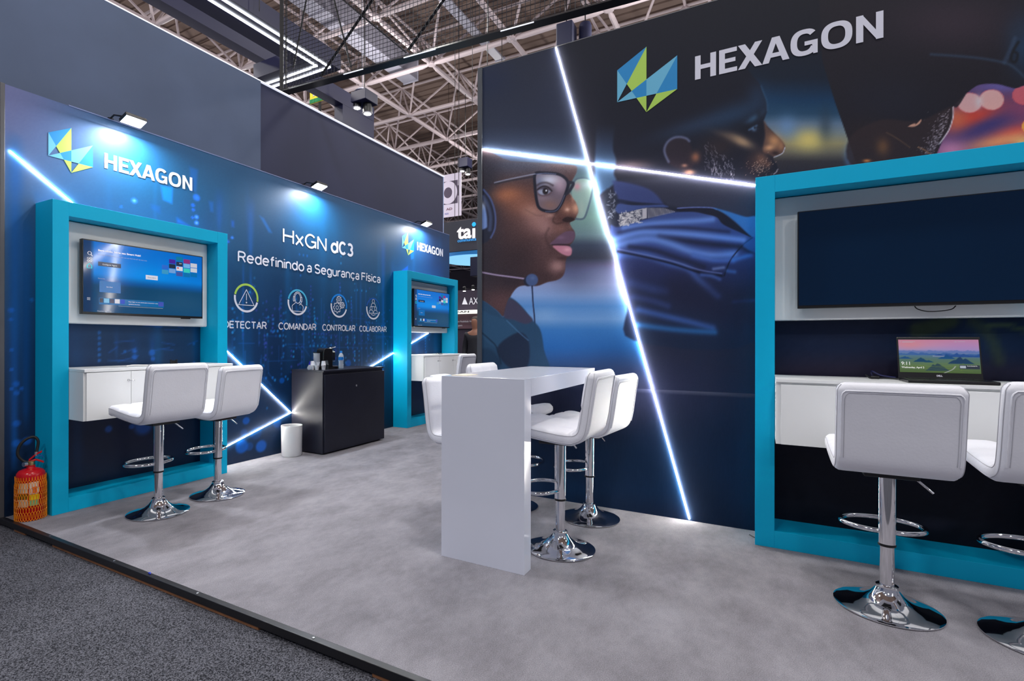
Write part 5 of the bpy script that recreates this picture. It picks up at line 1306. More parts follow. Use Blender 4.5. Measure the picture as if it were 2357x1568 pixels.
def fls(a, b): return fl(.022 + a * .956, .135 + b * .80, .0012)
def fls2(a, b): return fl(.022 + a * .956, .135 + b * .80, .0018)
ls = sheet('screen', np.linspace(0, 1, 150), np.linspace(0, 1, 90), fls, paint_lap, M['screen_b'], lid, pixel=False)
m = MB(); text_mb(m, '9:11', .025, .135, .22, .10, fls2, 0.0); text_mb(m, 'Wednesday, April 2', .025, .315, .125, .052, fls2, 0.01); m.build('lettering', M['ui_white'], ls, fix=False)
m = MB()
for a0, a1, b in ((.05, .22, .935), (.05, .19, .915), (.75, .84, .935), (.43, .58, .505), (.43, .57, .485)): m.add([fls2(a0, b), fls2(a1, b), fls2(a1, b + .007), fls2(a0, b + .007)], [(0, 1, 2, 3)])
for a in (.025, .725): stroke_mb(m, [(a + .009 * math.cos(q), .935 + .016 * math.sin(q)) for q in np.linspace(0, 2 * PI, 12)[:-1]], .003, fls2, True)
m.build('screen_icon', M['ui_grey'], ls, fix=False)
M['ui_card'] = pmat('dark_card_pixels', S(30, 38, 50), .3, emit=S(30, 38, 50), estr=.7)
MB().add([fls2(.75, .13), fls2(.99, .13), fls2(.99, .245), fls2(.75, .245)], [(0, 1, 2, 3)]).build('screen_tile', M['ui_card'], ls, fix=False)
def fls3(a, b): return fl(.022 + a * .956, .135 + b * .80, .0024)
MB().add([fls3(.755, .15), fls3(.825, .15), fls3(.825, .225), fls3(.755, .225)], [(0, 1, 2, 3)]).build('screen_tile', M['ui_grey'], ls, fix=False)
text_mb(MB(), 'Security Essentials On...', .84, .965, .205, .03, fls3).build('lettering', M['ui_white'], ls, fix=False)
text_mb(MB(), 'DELL', .465, .535, .045, .042, lambda a, b: fl(a, b, .001), .05).build('lettering', M['grey_print'], lid, fix=False)
px = [onZ(u, v, 1.04) for u, v in ((2008, 868), (2012, 862), (2030, 862), (2055, 872), (2072, 874))]
pts = [(.55, 3.86, 1.04), (.53, 3.84, 1.055), (.545, 3.80, 1.04), (.58, 3.80, 1.04), (.62, 3.78, 1.042), (.665, 3.74, 1.044)]
tag(MB().tube(spline(pts, False), .004, 6).build('power_cable', M['rubber'], smooth=60), 'dark power cable running to the left side of the laptop', 'cable')
tag(MB().tube(spline([(.575, 3.93, 1.0395), (.565, 3.9, 1.075), (.60, 3.86, 1.055), (.66, 3.80, 1.046)], False), .0045, 6).build('power_cable', pmat('navy_cable', S(36, 38, 84), .5, var=.05), smooth=60), 'navy cable arching behind the laptop power plug', 'cable')
tag(bx(.545, .585, 3.785, 3.81, 1.0355, 1.052).build('cable_adapter', M['black_plastic'], bevel=.003), 'small black adapter lying left of the laptop', 'adapter')
# holder and cable on the near counter, seen above the stool
h = thing('phone_stand', 'small black stand on the near counter behind the stool back', 'stand', (-4.33, 2.69, 1.0412))
bx(-4.36, -4.30, 2.655, 2.725, 1.0412, 1.047).build('foot', M['black_plastic'], h, bevel=.002)
bx(-4.345, -4.335, 2.658, 2.672, 1.047, 1.085).build('prong', M['black_plastic'], h, bevel=.002); bx(-4.345, -4.335, 2.708, 2.722, 1.047, 1.085).build('prong', M['black_plastic'], h, bevel=.002)
bx(-4.345, -4.338, 2.672, 2.708, 1.047, 1.078).build('plate', M['black_plastic'], h, bevel=.001)
tag(MB().tube(spline([(-4.30, 2.28, 1.046), (-4.31, 2.33, 1.052), (-4.32, 2.40, 1.050), (-4.33, 2.46, 1.046)], False), .005, 6).build('white_cable', M['white'], smooth=60), 'white cable lying on the near counter', 'cable')
tag(bx(-4.30, -4.25, 6.72, 6.80, 1.0415, 1.051).build('remote_control', M['white'], bevel=.003), 'small white remote lying on the farthest counter', 'remote')
tag(MB().tube(spline([(-4.28, 6.80, 1.046), (-4.29, 6.84, 1.062), (-4.28, 6.88, 1.048), (-4.27, 6.95, 1.046)], False), .004, 6).build('black_cable', M['rubber'], smooth=60), 'black cable curled on the farthest counter', 'cable')
x, y = onZ(1733, 1236, 0.003)
tag(MB().tube([(x - .02, y + .03, .004), (x, y, .004), (x + .02, y - .02, .004)], .0035, 6).build('loose_cable', M['rubber']), 'short black cable end on the carpet by the right cyan frame', 'cable')

# ------------------------------------------------------------------ floodlights on the left wall
def flood(y, label):
    t = thing('floodlight', label, 'floodlight', (XL + .2, y, HL), 'floodlights on the blue wall')
    m = MB(); m.tube([(XL - .03, y - .07, HL + .008), (XL + .05, y - .07, HL + .03), (XL + .12, y - .045, HL + .015)], .007, 8); m.build('arm', M['black_metal'], t, smooth=40)
    bx(XL - .05, XL + .006, y - .09, y - .05, HL + .006, HL + .016).build('clamp', M['black_metal'], t)
    # head tilted so that the lit face looks down at the wall
    c0 = np.array([XL + .15, y + .03, HL - .01]); tilt = math.radians(20)
    ax = np.array([math.cos(tilt), 0, math.sin(tilt)]); nz = np.array([-math.sin(tilt), 0, math.cos(tilt)])
    def P(a, b, c_): return tuple(c0 + ax * a + np.array([0, 1, 0]) * b + nz * c_)
    v = [P(a, b, c_) for c_ in (0, .03) for a, b in ((-.055, -.085), (.055, -.085), (.055, .085), (-.055, .085))]
    MB().add(v, [(0, 1, 2, 3), (4, 7, 6, 5), (0, 4, 5, 1), (1, 5, 6, 2), (2, 6, 7, 3), (3, 7, 4, 0)]).build('housing', M['black_metal'], t, bevel=.004)
    v = [P(a, b, -.0015) for a, b in ((-.048, -.078), (.048, -.078), (.048, .078), (-.048, .078))]
    MB().add(v, [(0, 1, 2, 3)]).build('lit_face', M['flood'], t, fix=False)
flood(2.395, 'lit floodlight above the near blue wall logo')
flood(4.50, 'lit floodlight above the middle lettering of the blue wall')
flood(6.78, 'lit floodlight above the farthest blue wall logo')
# ------------------------------------------------------------------ neighbouring booth behind the blue wall
XP = -4.82
zp = onX(600, 190, XP)[1]
yj = onX(600, 300, XP)[0]; ye = onX(1023, 450, XP)[0]
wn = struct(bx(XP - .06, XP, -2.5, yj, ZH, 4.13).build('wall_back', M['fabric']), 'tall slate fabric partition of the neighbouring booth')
bx(XP - .09, XP - .03, yj, ye, ZH, 4.13).build('fabric_panel', pmat('slate_fabric_shaded', S(38, 43, 76), .6, var=.12, scale=1.0), wn)  # same fabric, its weaker light painted as a darker tone
edge = pmat('glowing_white_edge', (1, 1, 1, 1), .5, emit=(.85, .87, 1, 1), estr=.85)  # pale edge given a glow; also used for the mesh panel dashes
bx(XP - .035, XP + .004, -2.5, ye, 4.131, 4.140).build('top_edge', edge, wn)
bx(XP - .06, XP - .026, ye, ye + .02, ZH, 4.146).build('end_edge', pmat('pale_blue_edge', S(170, 190, 230), .4, var=.03), wn)
# hanging header with two LED lines
hd = thing('hanging_header', 'navy hanging header with two bright LED lines, upper left', 'header', (-6.65, 2.5, 6.0))
navy2 = pmat('deep_navy_header', S(30, 33, 68), .4, var=.05, scale=1)
bx(-7.0, -6.40, -3, 6.99, 6.0, 6.27).build('beam', navy2, hd); bx(-8.0, -7.0, 6.45, 6.99, 6.0, 6.27).build('beam', navy2, hd)
led2 = pmat('header_led', (1, 1, 1, 1), .5, emit=(.92, .95, 1, 1), estr=14)
for x0, x1, y0, y1 in ((-6.51, -6.475, -3, 6.83), (-6.68, -6.645, -3, 6.69), (-8.0, -6.51, 6.80, 6.835), (-8.0, -6.68, 6.66, 6.695)):
    bx(x0, x1, y0, y1, 5.988, 5.9995).build('led_line', led2, hd)
m = MB()
for px in ((600, 55), ):
    a = at_depth(597, 70, 7.6); m.tube([(a[0], a[1], 6.0), (a[0] + .02, a[1], 7.5), (a[0], a[1], 10.6)], .006, 5)
m.build('hanging_cable', M['rubber'], hd)
fx = -8.1
za, zb = onX(600, 91, fx)[1], onX(752, 218, fx)[1]
y0_, y1_ = onX(789, 240, fx)[0], onX(861, 240, fx)[0]
fb_ = thing('neighbour_fascia', 'dark navy fascia and column of the neighbouring booth under the header', 'fascia', (fx, y0_, 0))
bx(fx - .25, fx, -3, y1_, zb, za).build('fascia_board', navy2, fb_); bx(fx - .25, fx - .002, y0_, y1_, ZH, zb).build('column', navy2, fb_)
bx(fx - 1.2, fx - .6, -3, y0_ + .6, ZH, zb - .25).build('inner_wall', M['duct'], fb_, bevel=.05)
a = at_depth(733, 214, 13.5)
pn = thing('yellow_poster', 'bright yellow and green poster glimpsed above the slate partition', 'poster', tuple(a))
bx(a[0] - .30, a[0] + .34, a[1], a[1] + .02, a[2] - .22, a[2] + .30).build('sheet', pmat('glowing_yellow_print', S(232, 220, 60), .5, var=.25, scale=9, emit=S(232, 220, 60), estr=.3), pn)  # poster print given a slight glow of its own
bx(a[0] - .02, a[0] + .04, a[1] + .021, a[1] + .06, ZH, a[2] + .2).build('post', M['black_metal'], pn)
bx(a[0] - .30, a[0] + .34, a[1] - .015, a[1] - .001, a[2] - .22, a[2] - .12).build('strip', pmat('green_print', S(40, 150, 90), .5, var=.4, scale=20), pn)
for i, dx in enumerate((-.18, -.06, .06)): bx(a[0] + dx, a[0] + dx + .05, a[1] - .012, a[1] - .001, a[2] - .05, a[2] + .12).build('print_mark', M['white_print'], pn)
a = at_depth(834, 212, 11.5)
tag(MB().lathe([(.006, 13.64 - a[2]), (.006, .11), (.02, .10), (.10, .06), (.17, 0), (.16, 0), (.0, .02)], (a[0], a[1], a[2]), 28).build('dish_lamp', M['duct'], smooth=40), 'pale round dish hanging above the two round downlights', 'dish lamp')
spot_face = pmat('downlight_face', (1, 1, 1, 1), .5, emit=(1, .95, .84, 1), estr=40)
def downlight(u, v, dep, r, label, ztop=None):
    p = at_depth(u, v, dep); t = thing('downlight', label, 'downlight', tuple(p), 'round downlights far behind')
    MB().lathe([(r, p[2]), (r * 1.02, p[2] + .06), (r * .9, (ztop or p[2] + .08))], (p[0], p[1], 0), 24).build('can', M['black_metal'], t, smooth=40)
    MB().lathe([(r * 1.12, p[2] - .012), (r * 1.12, p[2])], (p[0], p[1], 0), 24).build('rim', M['duct'], t, smooth=40)
    MB().lathe([(r * .7, p[2] - .018), (r * .7, p[2] - .013)], (p[0], p[1], 0), 20).build('lit_face', spot_face, t, smooth=40)
downlight(822, 248, 11.2, .085, 'left lit round downlight above the slate partition', 6.28); downlight(846, 261, 11.2, .10, 'right lit round downlight above the slate partition', 6.28)
downlight(1064, 394, 20.0, .10, 'left lit round downlight beside the hanging banner', 7.80); downlight(1077, 401, 20.0, .10, 'right lit round downlight beside the hanging banner', 7.80)
def lamp_box(u0, u1, dep, z0, z1, label):
    p, q = at_depth(u0, 300, dep), at_depth(u1, 300, dep)
    t = thing('lamp_box', label, 'lamp box', ((p[0] + q[0]) / 2, (p[1] + q[1]) / 2, z0), 'navy boxes above the downlights')
    bx(p[0] - .02, q[0] + .02, p[1] - .1, q[1] + .1, z0, z1).build('box', navy2, t, bevel=.01)
    MB().tube([((p[0] + q[0]) / 2, (p[1] + q[1]) / 2, z1), ((p[0] + q[0]) / 2, (p[1] + q[1]) / 2, 13.64 if dep < 15 else 10.61)], .012, 5).build('rod', M['black_metal'], t)
lamp_box(816, 861, 11.2, 6.2805, 6.5, 'navy box holding the two downlights above the slate partition'); lamp_box(1058, 1084, 20.0, 7.801, 8.15, 'navy box holding the two downlights beside the hanging banner')
# ------------------------------------------------------------------ black wire-mesh panel hung over the booth
A = np.array([-5.285, 4.689, 4.392]); bx_, by_ = onZ(1435, 0, 4.392); B = np.array([bx_, by_, 4.392])
d = (B - A); Lm = np.linalg.norm(d) + .8; d = d / np.linalg.norm(d); nrm_ = np.array([d[1], -d[0], 0])
mp = thing('mesh_panel', 'black wire-mesh panel with a heavy frame hung over the booth', 'mesh panel', tuple(A))
def on(a, z, o=0.0): return tuple(A + d * a + nrm_ * o + np.array([0, 0, z]))
def bar(a0, z0, a1, z1, w, name, o=0.0, mat='black_metal'):
    p, q = np.array(on(a0, z0, o)), np.array(on(a1, z1, o)); MB().tube([p, q], w, 4).build(name, M[mat], mp)
HM = 2.4
bar(-.02, 0, Lm, 0, .045, 'frame_bar'); bar(0, -.03, 0, HM, .032, 'frame_bar'); bar(-.02, HM, Lm, HM, .045, 'frame_bar'); bar(Lm, 0, Lm, HM, .032, 'frame_bar'); bar(.075, .03, .075, HM, .012, 'frame_bar')
m = MB()
for i in range(1, int(Lm / .05)): m.tube([on(i * .05, .03, .01 * (i % 2)), on(i * .05, HM, .01 * (i % 2))], .0034, 4, cap=False)
for i in range(1, int(HM / .05)): m.tube([on(.02, i * .05, .005), on(Lm, i * .05, .005)], .0034, 4, cap=False)
w_ = m.build('wire_mesh', pmat('grey_mesh_wire', S(40, 42, 50), .4, metal=.3, var=.1), mp, fix=False); w_['kind'] = 'stuff'
def bpx(u, v): 
    r = ray(u, v); dn = -nrm_; k = ((A + dn * .35) @ dn - np.array([0, 0, HC]) @ dn) / (r @ dn); return np.array([0, 0, HC]) + r * k
for (u0, v0), (u1, v1), r in (((857, 0), (738, 176), .022), ((1021, 0), (940, 115), .022), ((705, 0), (675, 157), .014), ((769, 0), (808, 154), .014), ((790, 0), (935, 121), .010), ((905, 0), (905, 0), 0)):
    if r: MB().tube([bpx(u0 + (u0 - u1) * .3, v0 + (v0 - v1) * .3), bpx(u1, v1)], r, 4).build('brace', M['black_metal'], mp)
for a0, a1 in ((1.02, 1.30), (1.85, 2.25), (3.0, 3.35)): MB().tube([on(a0, -.005, .047), on(a1, -.005, .047)], .006, 5).build('reflection_dash', edge, mp)  # glowing white dashes standing in for reflections on the bottom bar
MB().tube([on(.6, HM), on(.6, HM + 4)], .006, 5).build('hanging_cable', M['rubber'], mp); MB().tube([on(3.4, HM), on(3.4, HM + 4)], .006, 5).build('hanging_cable', M['rubber'], mp)

# ------------------------------------------------------------------ hall: roof, space frame, ducts
ZC, MOD, DEP = 10.7, 3.0, 2.1
ro = MB(); ro.box(-52, 14, -6, 66, 13.7, 13.75); ro = ro.build('ceiling', M['roof']); struct(ro, 'brown ribbed roof of the exhibition hall')
m = MB()
for i in range(160): m.box(-52, 14, -5.6 + i * .45, -5.54 + i * .45, 13.64, 13.7)
rb = m.build('roof_rib', M['roof'], ro); rb['kind'] = 'stuff'
struct(bx(-52, 14, 62, 62.3, ZH, 13.7).build('wall_far', pmat('far_hall_wall', S(70, 66, 78), .8, var=.1, scale=.3)), 'dim far end wall of the hall')
struct(bx(-52.3, -52, -6, 62, ZH, 13.7).build('wall_far_left', pmat('far_hall_side', S(70, 66, 78), .8, var=.1, scale=.3)), 'dim far side wall of the hall')
sf = thing('space_frame', 'pale steel space frame carrying the hall roof', 'truss', (-9.77, 12.15, ZC))
def unit_tube(n, taper):
    m = MB()
    if taper: m.lathe([(.25, 0), (.55, .04), (1, .12), (1, .88), (.55, .96), (.25, 1)], n=n)
    else: m.lathe([(1, 0), (1, 1)], n=n)
    return np.array(m.v), m.f
def strut_obj(p, q, r, mesh):
    o = bpy.data.objects.new('strut', mesh); col.objects.link(o); o.parent = sf
    p, q = Vector(p), Vector(q); dd = q - p
    o.location = p - Vector(ORG[sf.name]); o.rotation_mode = 'QUATERNION'; o.rotation_quaternion = dd.to_track_quat('Z', 'Y'); o.scale = (r, r, dd.length)
meshes = {}
for tp in (0, 1):
    v, f = unit_tube(8, tp); me = bpy.data.meshes.new('strut'); me.from_pydata(v.tolist(), [], f); me.shade_smooth(); me.set_sharp_from_angle(angle=.7); me.materials.append(M['truss']); meshes[tp] = me
ST = []
IX = range(-13, 5); JY = range(-3, 17)
def node(i, j): return (-9.77 + MOD * i, 12.15 + MOD * j, ZC)
def tnode(i, j): return (-9.77 + MOD * (i + .5), 12.15 + MOD * (j + .5), ZC + DEP)
for i in IX:
    for j in JY:
        ST.append((node(i, j), node(i + 1, j), .085, 1)); ST.append((node(i, j), node(i, j + 1), .085, 1))
        ST.append((tnode(i, j), tnode(i + 1, j), .05, 0)); ST.append((tnode(i, j), tnode(i, j + 1), .05, 0))
        for di in (-1, 0):
            for dj in (-1, 0): ST.append((node(i, j), tnode(i + di, j + dj), .042, 1))
mid = np.array([[(a + b) / 2 for a, b in zip(s_[0], s_[1])] for s_ in ST]); Q = (mid - np.array([0, 0, HC])) @ CAM_M.T
uu, vv = project(mid); vis = (Q[:, 2] > 1) & (uu > 420) & (uu < 1750) & (vv > -120) & (vv < 420) & (vv < 420 - np.clip(uu - 1110, 0, 900) * .27 - np.where(uu > 1110, 250, 0))
vis &= vv < 20 + (uu - 250) * .53
score = np.where(vis, Q[:, 2], 1e6 + Q[:, 2]); order = np.argsort(score)
near = set(int(k) for k in order[:300])
for k in near: strut_obj(*ST[k][:3], meshes[ST[k][3]])
V_, F_ = [], []
vt, ft = unit_tube(5, 0); base = 0
for k, s_ in enumerate(ST):
    if k in near: continue
    if Q[k, 2] < -14: continue
    p, q = np.array(s_[0]), np.array(s_[1]); z = q - p; L_ = np.linalg.norm(z); z = z / L_; x = np.cross(z, [0.3, 0.5, 0.81]); x /= np.linalg.norm(x); y = np.cross(z, x)
    P = p + s_[2] * (vt[:, :1] * x + vt[:, 1:2] * y) + vt[:, 2:] * z * L_
    V_.append(P); F_ += [tuple(a + base for a in f) for f in ft]; base += len(vt)
mm = MB(); mm.v = [tuple(p) for P in V_ for p in P]; mm.f = F_
o = mm.build('distant_strut', M['truss'], sf, fix=False); o['kind'] = 'stuff'
nd = MB().lathe([(.10, -.05), (.16, -.03), (.16, .03), (.10, .05)], (0, 0, 0), 12)
ndm = bpy.data.meshes.new('node_plate'); ndm.from_pydata([tuple(p) for p in nd.v], [], nd.f); ndm.materials.append(M['truss'])
for i in range(-5, 4):
    for j in range(-2, 6):
        p = node(i, j); o = bpy.data.objects.new('node_plate', ndm); col.objects.link(o); o.parent = sf; o.location = Vector(p) - Vector(ORG[sf.name])
# ducts and tray
def duct(u0, v0, u1, v1, z, w, h, label, name='air_duct'):
    x0, y0 = onZ(u0, v0, z); x1, y1 = onZ(u1, v1, z); x = (x0 + x1) / 2
    t = thing(name, label, 'duct', (x, (y0 + y1) / 2, z))
    bx(x - w / 2, x + w / 2, y0 - 9, y1, z, z + h).build('casing', M['duct'], t, bevel=.02)
    for k in range(6): bx(x - w / 2 - .03, x + w / 2 + .03, y1 - .04 - k * 2.4, y1 - k * 2.4, z - .03, z + h + .03).build('flange', M['duct'], t)
    return t
duct(760, 50, 945, 190, 10.95, .62, .75, 'grey rectangular air duct ending in a square mouth above the partition')
duct(1080, 60, 1150, 140, 11.6, .34, .06, 'flat pale cable tray crossing the roof beside the photo wall', 'cable_tray')
a = at_depth(1304, 85, 13.0); b_ = at_depth(1347, 80, 13.0)
for p, lab, w in ((a, 'left dark loudspeaker box hanging behind the top of the photo wall', .205), (b_, 'right dark rounded loudspeaker hanging behind the top of the photo wall', .155)):
    t = thing('hanging_speaker', lab, 'loudspeaker', (p[0], p[1], p[2] - .6), 'hanging loudspeakers')
    if w > .2: bx(p[0] - w, p[0] + w, p[1] - .2, p[1] + .2, p[2] - .8, p[2] + .28).build('box', M['navy'], t, bevel=.03)
    else: MB().lathe([(w * .9, p[2] - .8), (w, p[2] - .7), (w, p[2] + .2), (w * .85, p[2] + .27)], (p[0], p[1], 0), 24).build('box', M['navy'], t, smooth=40)
    MB().tube([(p[0], p[1], p[2] + .26), (p[0], p[1], 10.61)], .015, 6).build('rod', M['black_metal'], t)

# ------------------------------------------------------------------ things glimpsed in the gap between the two walls
def plane_y(dep, u, v): return at_depth(u, v, dep)[1]
def fnY(y): return lambda a, b: (a, y, b)
# hanging banner with a large letter
YB = plane_y(24, 1040, 440); gx = lambda u, v: onY(u, v, YB)
bn = thing('hanging_banner', 'white hanging banner with a large dark panel and round letter', 'banner', (gx(1040, 498)[0], YB, gx(1040, 498)[1]))
x1, zt = gx(1061.5, 396); x0 = x1 - 2.2; zb_ = gx(1061.5, 496)[1]
bx(x0, x1, YB, YB + .03, zb_, zt).build('sheet', pmat('white_banner', S(214, 206, 226), .6, var=.02), bn)
xa, za_ = gx(1053.5, 414); xb, zb2 = gx(1053.5, 467)
bx(xa - 1.25, xa, YB - .008, YB - .001, zb2, za_).build('dark_panel', pmat('plum_print', S(74, 62, 86), .6, var=.03), bn)
bx(xa, xa + .06, YB - .008, YB - .001, zb2 + .33, za_ - .25).build('dark_panel', pmat('plum_print_b', S(74, 62, 86), .6, var=.03), bn)
cx, cz = gx(1031.5, 444); ro_, ri_ = abs(gx(1052.5, 444)[0] - cx), abs(gx(1041, 444)[0] - cx)
v, f = band(ring_pts(cx, cz, ro_, ro_ * 1.08, 0, 2 * PI, 40), ring_pts(cx, cz, ri_, ri_ * 1.12, 0, 2 * PI, 40))
MB().add([(a, YB - .012, b) for a, b in v], f).build('lettering', pmat('white_banner_b', S(214, 206, 226), .6, var=.02), bn, fix=False)
text_mb(MB(), 'AD', gx(1027, 484)[0], gx(1041, 484)[0], gx(1034, 484)[1], .11, fnY(YB - .005), .02).build('lettering', pmat('maroon_print', S(110, 60, 80), .6, var=.03), bn, fix=False)
text_mb(MB(), '025', gx(1024, 494)[0], gx(1032.5, 494)[0], gx(1028, 494)[1], .07, fnY(YB - .005), .01).build('lettering', pmat('blue_print', S(70, 90, 180), .6, var=.03), bn, fix=False)
for u in (1032, 1052): MB().tube([(gx(u, 400)[0], YB + .015, zt), (gx(u, 400)[0], YB + .015, 13.64)], .008, 5).build('hanging_cable', M['rubber'], bn)
# dark fascia with glowing letters
YS = plane_y(14.0, 1065, 545); gs = lambda u, v: onY(u, v, YS)
sg = thing('shop_sign', 'dark fascia with glowing white letters over blue writing', 'sign', (gs(1065, 576)[0], YS, gs(1065, 576)[1]))
xs0 = gs(1020, 540)[0]; zs0, zs1 = gs(1060, 578)[1], gs(1060, 508)[1]
bx(xs0, xs0 + 3.2, YS, YS + .08, zs0, zs1).build('fascia', pmat('charcoal_fascia', S(66, 68, 80), .5, var=.05), sg)
halo = pmat('glowing_letter', S(236, 224, 230), .5, emit=(1, .97, .96, 1), estr=.75)
text_mb(MB(), 'ta', gs(1053, 548)[0], gs(1086.5, 548)[0], gs(1070, 550)[1], .38, fnY(YS - .03), .03).build('lettering', halo, sg, fix=False)
text_mb(MB(), 'ı', gs(1088.5, 548)[0], gs(1095, 548)[0], gs(1090, 549)[1], .38, fnY(YS - .03), .03).build('lettering', halo, sg, fix=False)
c_ = gs(1092, 517); MB().add([(c_[0] + .058 * math.cos(q), YS - .03, c_[1] + .058 * math.sin(q)) for q in np.linspace(0, 2 * PI, 24)[:-1]], [tuple(range(23))]).build('letter_dot', pmat('blue_dot', S(40, 170, 240), .5, emit=S(40, 170, 240), estr=.8), sg, fix=False)
text_mb(MB(), 'communica', gs(1054, 556)[0], gs(1097, 556)[0], gs(1075, 556)[1], .085, fnY(YS - .02), .01).build('lettering', pmat('blue_letter', S(60, 160, 235), .5, emit=S(60, 160, 235), estr=.8), sg, fix=False)
for u in (1045, 1085): MB().tube([(gs(u, 520)[0], YS + .04, zs1), (gs(u, 520)[0], YS + .04, 13.64)], .008, 5).build('hanging_cable', M['rubber'], sg)
# round blue-lit canopy below the sign
zc_ = HC + 14.0 * (784 - 582) / F_PX; c3 = at_depth(1104, 590, 15.25)
cn = thing('lit_canopy', 'round canopy glowing light blue below the dark fascia', 'canopy', (c3[0], c3[1], zc_))
MB().lathe([(1.12, zc_ - .002), (1.12, zc_ + .125)], (c3[0], c3[1], 0), 48).build('rim', pmat('mid_blue_rim', S(70, 140, 205), .5, emit=S(60, 140, 215), estr=.45), cn, smooth=40)
MB().lathe([(1.10, zc_ - .012), (1.10, zc_ - .003)], (c3[0], c3[1], 0), 48).build('lit_underside', pmat('light_blue_glow', S(150, 215, 250), .5, emit=S(140, 212, 252), estr=.95), cn, smooth=40)
q0, q1_ = at_depth(1082, 592, 13.2), at_depth(1100, 636, 13.2)
hb_ = thing('dark_hanging_box', 'dark square box hanging in front of the blue canopy', 'box', (q0[0] + .3, q0[1] + .15, q1_[2]))
bx(q0[0], q0[0] + .6, q0[1], q0[1] + .3, q1_[2], q0[2]).build('box', M['navy'], hb_, bevel=.01); MB().tube([(q0[0] + .4, q0[1] + .15, q0[2]), (q0[0] + .4, q0[1] + .15, 13.64)], .012, 5).build('rod', M['black_metal'], hb_)
for dx in (-.7, .7): MB().tube([(c3[0] + dx, c3[1], zc_ + .12), (c3[0] + dx, c3[1], 13.64)], .01, 5).build('hanging_cable', M['rubber'], cn)
# stands further back
YD = plane_y(21, 1075, 700); gd = lambda u, v: onY(u, v, YD)
st = thing('far_stand', 'far dark booth front with white lettering, seen through the gap', 'stand', (gd(1070, 800)[0], YD, ZH))
xl_, xr_ = gd(1030, 700)[0], gd(1030, 700)[0] + 5
bx(xl_, xr_, YD, YD + .2, ZH, gd(1070, 668)[1]).build('wall', pmat('plum_dark_wall', S(48, 40, 58), .6, var=.08), st)
bx(xl_, xr_, YD - .5, YD - .01, gd(1070, 723)[1], gd(1070, 716)[1]).build('light_shelf', pmat('lit_shelf', S(240, 236, 226), .5, emit=(1, .97, .9, 1), estr=.9), st)
bx(xl_, xr_, YD - .06, YD - .005, gd(1070, 757)[1], gd(1070, 724)[1]).build('poster_band', pmat('brown_poster', S(92, 66, 76), .6, var=.2, scale=2), st)
text_mb(MB(), 'AX', gd(1080, 700)[0], gd(1101, 700)[0], gd(1085, 701)[1], .27, fnY(YD - .02), .0).build('lettering', M['white_print'], st, fix=False)
tri = [gd(*p) for p in ((1064, 701), (1070, 684), (1077, 701))]; MB().add([(a, YD - .02, b) for a, b in tri], [(0, 1, 2)]).build('emblem', M['white_print'], st, fix=False)
text_mb(MB(), 'LEAN', gd(1058, 721)[0], gd(1094, 721)[0], gd(1075, 721.5)[1], .07, fnY(YD - .51), .03).build('lettering', M['black_plastic'], st, fix=False)
text_mb(MB(), 'on Realidade Virt', gd(1055, 741)[0], gd(1090, 741)[0], gd(1070, 742)[1], .065, fnY(YD - .07), .0).build('lettering', M['white_print'], st, fix=False)
text_mb(MB(), 'para', gd(1057, 750)[0], gd(1066, 750)[0], gd(1062, 751)[1], .065, fnY(YD - .07), .0).build('lettering', M['white_print'], st, fix=False)
for u, v in ((1069, 670), (1089, 667)):
    p = at_depth(u, v, 20.0); t = thing('small_spotlight', 'small bright spotlight above the far lettering, %s of two' % ('left' if u < 1080 else 'right'), 'spotlight', tuple(p), 'small spotlights far behind')
    MB().lathe([(.03, 0), (.06, .05), (.065, .14), (.03, .18)], tuple(p), 14, axis='z').build('head', M['black_metal'], t, smooth=40); MB().lathe([(.05, -.012), (.05, -.002)], tuple(p), 14).build('lit_face', spot_face, t, smooth=40); MB().tube([(p[0], p[1], p[2] + .1), (p[0], YD - .002, gd(1070, 668)[1] - .02)], .012, 5).build('arm', M['black_metal'], t)
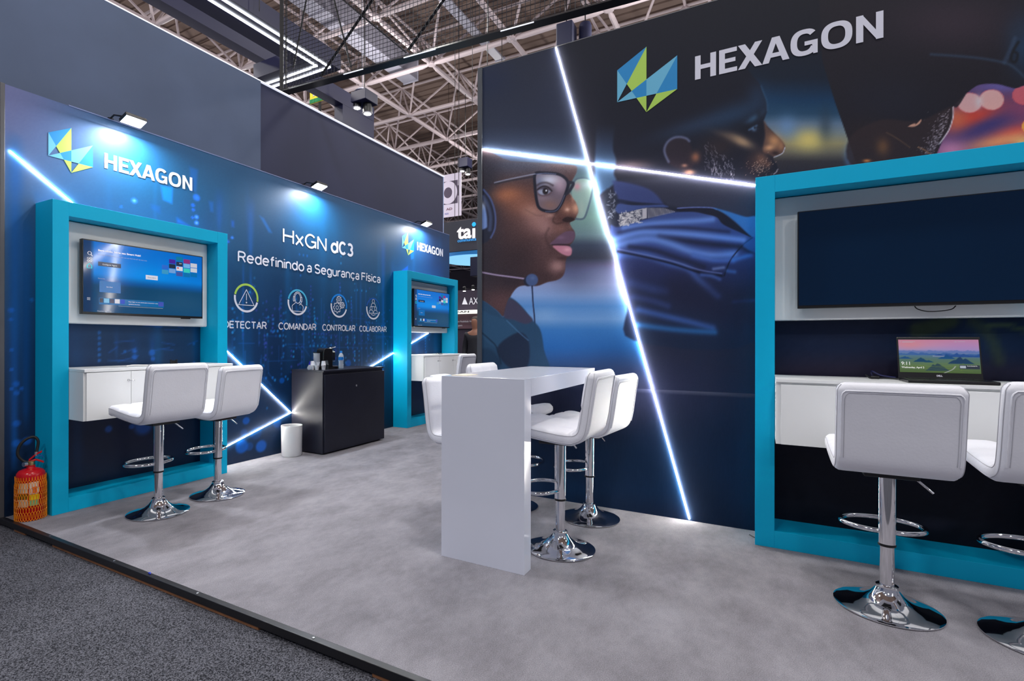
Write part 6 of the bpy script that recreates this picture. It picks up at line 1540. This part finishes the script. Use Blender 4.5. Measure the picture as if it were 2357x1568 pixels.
# ------------------------------------------------------------------ person in a dark suit, seen from behind
pp = at_depth(1094, 784, 10.5); px_, py_ = pp[0], pp[1]
def skin_mesh(name, pts, edges, rad, mat, parent, root=0, sub=1):
    me = bpy.data.meshes.new(name); me.from_pydata([tuple(p) for p in pts], edges, []); me.materials.append(mat)
    o = bpy.data.objects.new(name, me); col.objects.link(o); o.parent = parent
    sk = o.modifiers.new('skin', 'SKIN'); sk.use_smooth_shade = True
    for i, r in enumerate(rad):
        s_ = me.skin_vertices[0].data[i]; s_.radius = r if hasattr(r, '__len__') else (r, r); s_.use_root = (i == root)
    sb = o.modifiers.new('sub', 'SUBSURF'); sb.levels = sub; sb.render_levels = 2
    ORG[o.name] = ORG[parent.name]
    return o
pe = thing('person', 'person in a dark suit standing with the back turned, far behind the table', 'person', (px_, py_, ZH))
z0 = 0.0
body = [(0, 0, .95), (0, 0, 1.12), (0, .01, 1.30), (0, .01, 1.44), (0, .0, 1.52), (0, -.01, 1.60), (0, -.012, 1.70), (0, -.012, 1.76),
        (-.18, .01, 1.42), (-.24, .02, 1.16), (-.22, -.06, .92), (-.21, -.09, .84), (.18, .01, 1.42), (.24, .02, 1.16), (.22, -.06, .92), (.21, -.09, .84),
        (-.10, 0, .90), (-.11, -.01, .50), (-.11, .01, .09), (-.12, -.12, .04), (.10, 0, .90), (.11, -.01, .50), (.11, .01, .09), (.12, -.12, .04)]
edg = [(0, 1), (1, 2), (2, 3), (3, 4), (4, 5), (5, 6), (6, 7), (3, 8), (8, 9), (9, 10), (10, 11), (3, 12), (12, 13), (13, 14), (14, 15), (0, 16), (16, 17), (17, 18), (18, 19), (0, 20), (20, 21), (21, 22), (22, 23)]
rad = [(.15, .11), (.14, .10), (.16, .11), (.12, .09), .055, .075, .085, .055, .06, .045, .032, .028, .06, .045, .032, .028, .09, .06, .045, .035, .09, .06, .045, .035]
skin_tone = pmat('brown_skin', S(150, 104, 84), .5, var=.05)
suit = pmat('dark_suit', S(34, 34, 42), .7, var=.15, scale=10)
bo = skin_mesh('body', body, edg, rad, skin_tone, pe)
keep = [0, 1, 2, 3, 8, 9, 10, 12, 13, 14, 16, 17, 18, 20, 21, 22]; mp_ = {k: i for i, k in enumerate(keep)}
skin_mesh('suit', [body[k] for k in keep], [(mp_[a], mp_[b]) for a, b in edg if a in mp_ and b in mp_], [tuple(x + .022 for x in rad[k]) if hasattr(rad[k], '__len__') else (rad[k] + .022,) * 2 for k in keep], suit, pe)
hr_ = skin_mesh('hair', [(0, .03, 1.60), (0, .02, 1.67), (0, .01, 1.74), (0, 0, 1.79)], [(0, 1), (1, 2), (2, 3)], [.062, .086, .095, .06], pmat('grey_hair', S(70, 62, 60), .7, var=.2, scale=40), pe)
for s_ in (-1, 1): bx(px_ + s_ * .115 - .045, px_ + s_ * .115 + .045, py_ - .2, py_ + .09, ZH, ZH + .07).build('shoe', M['black_plastic'], pe, bevel=.03, seg=3)
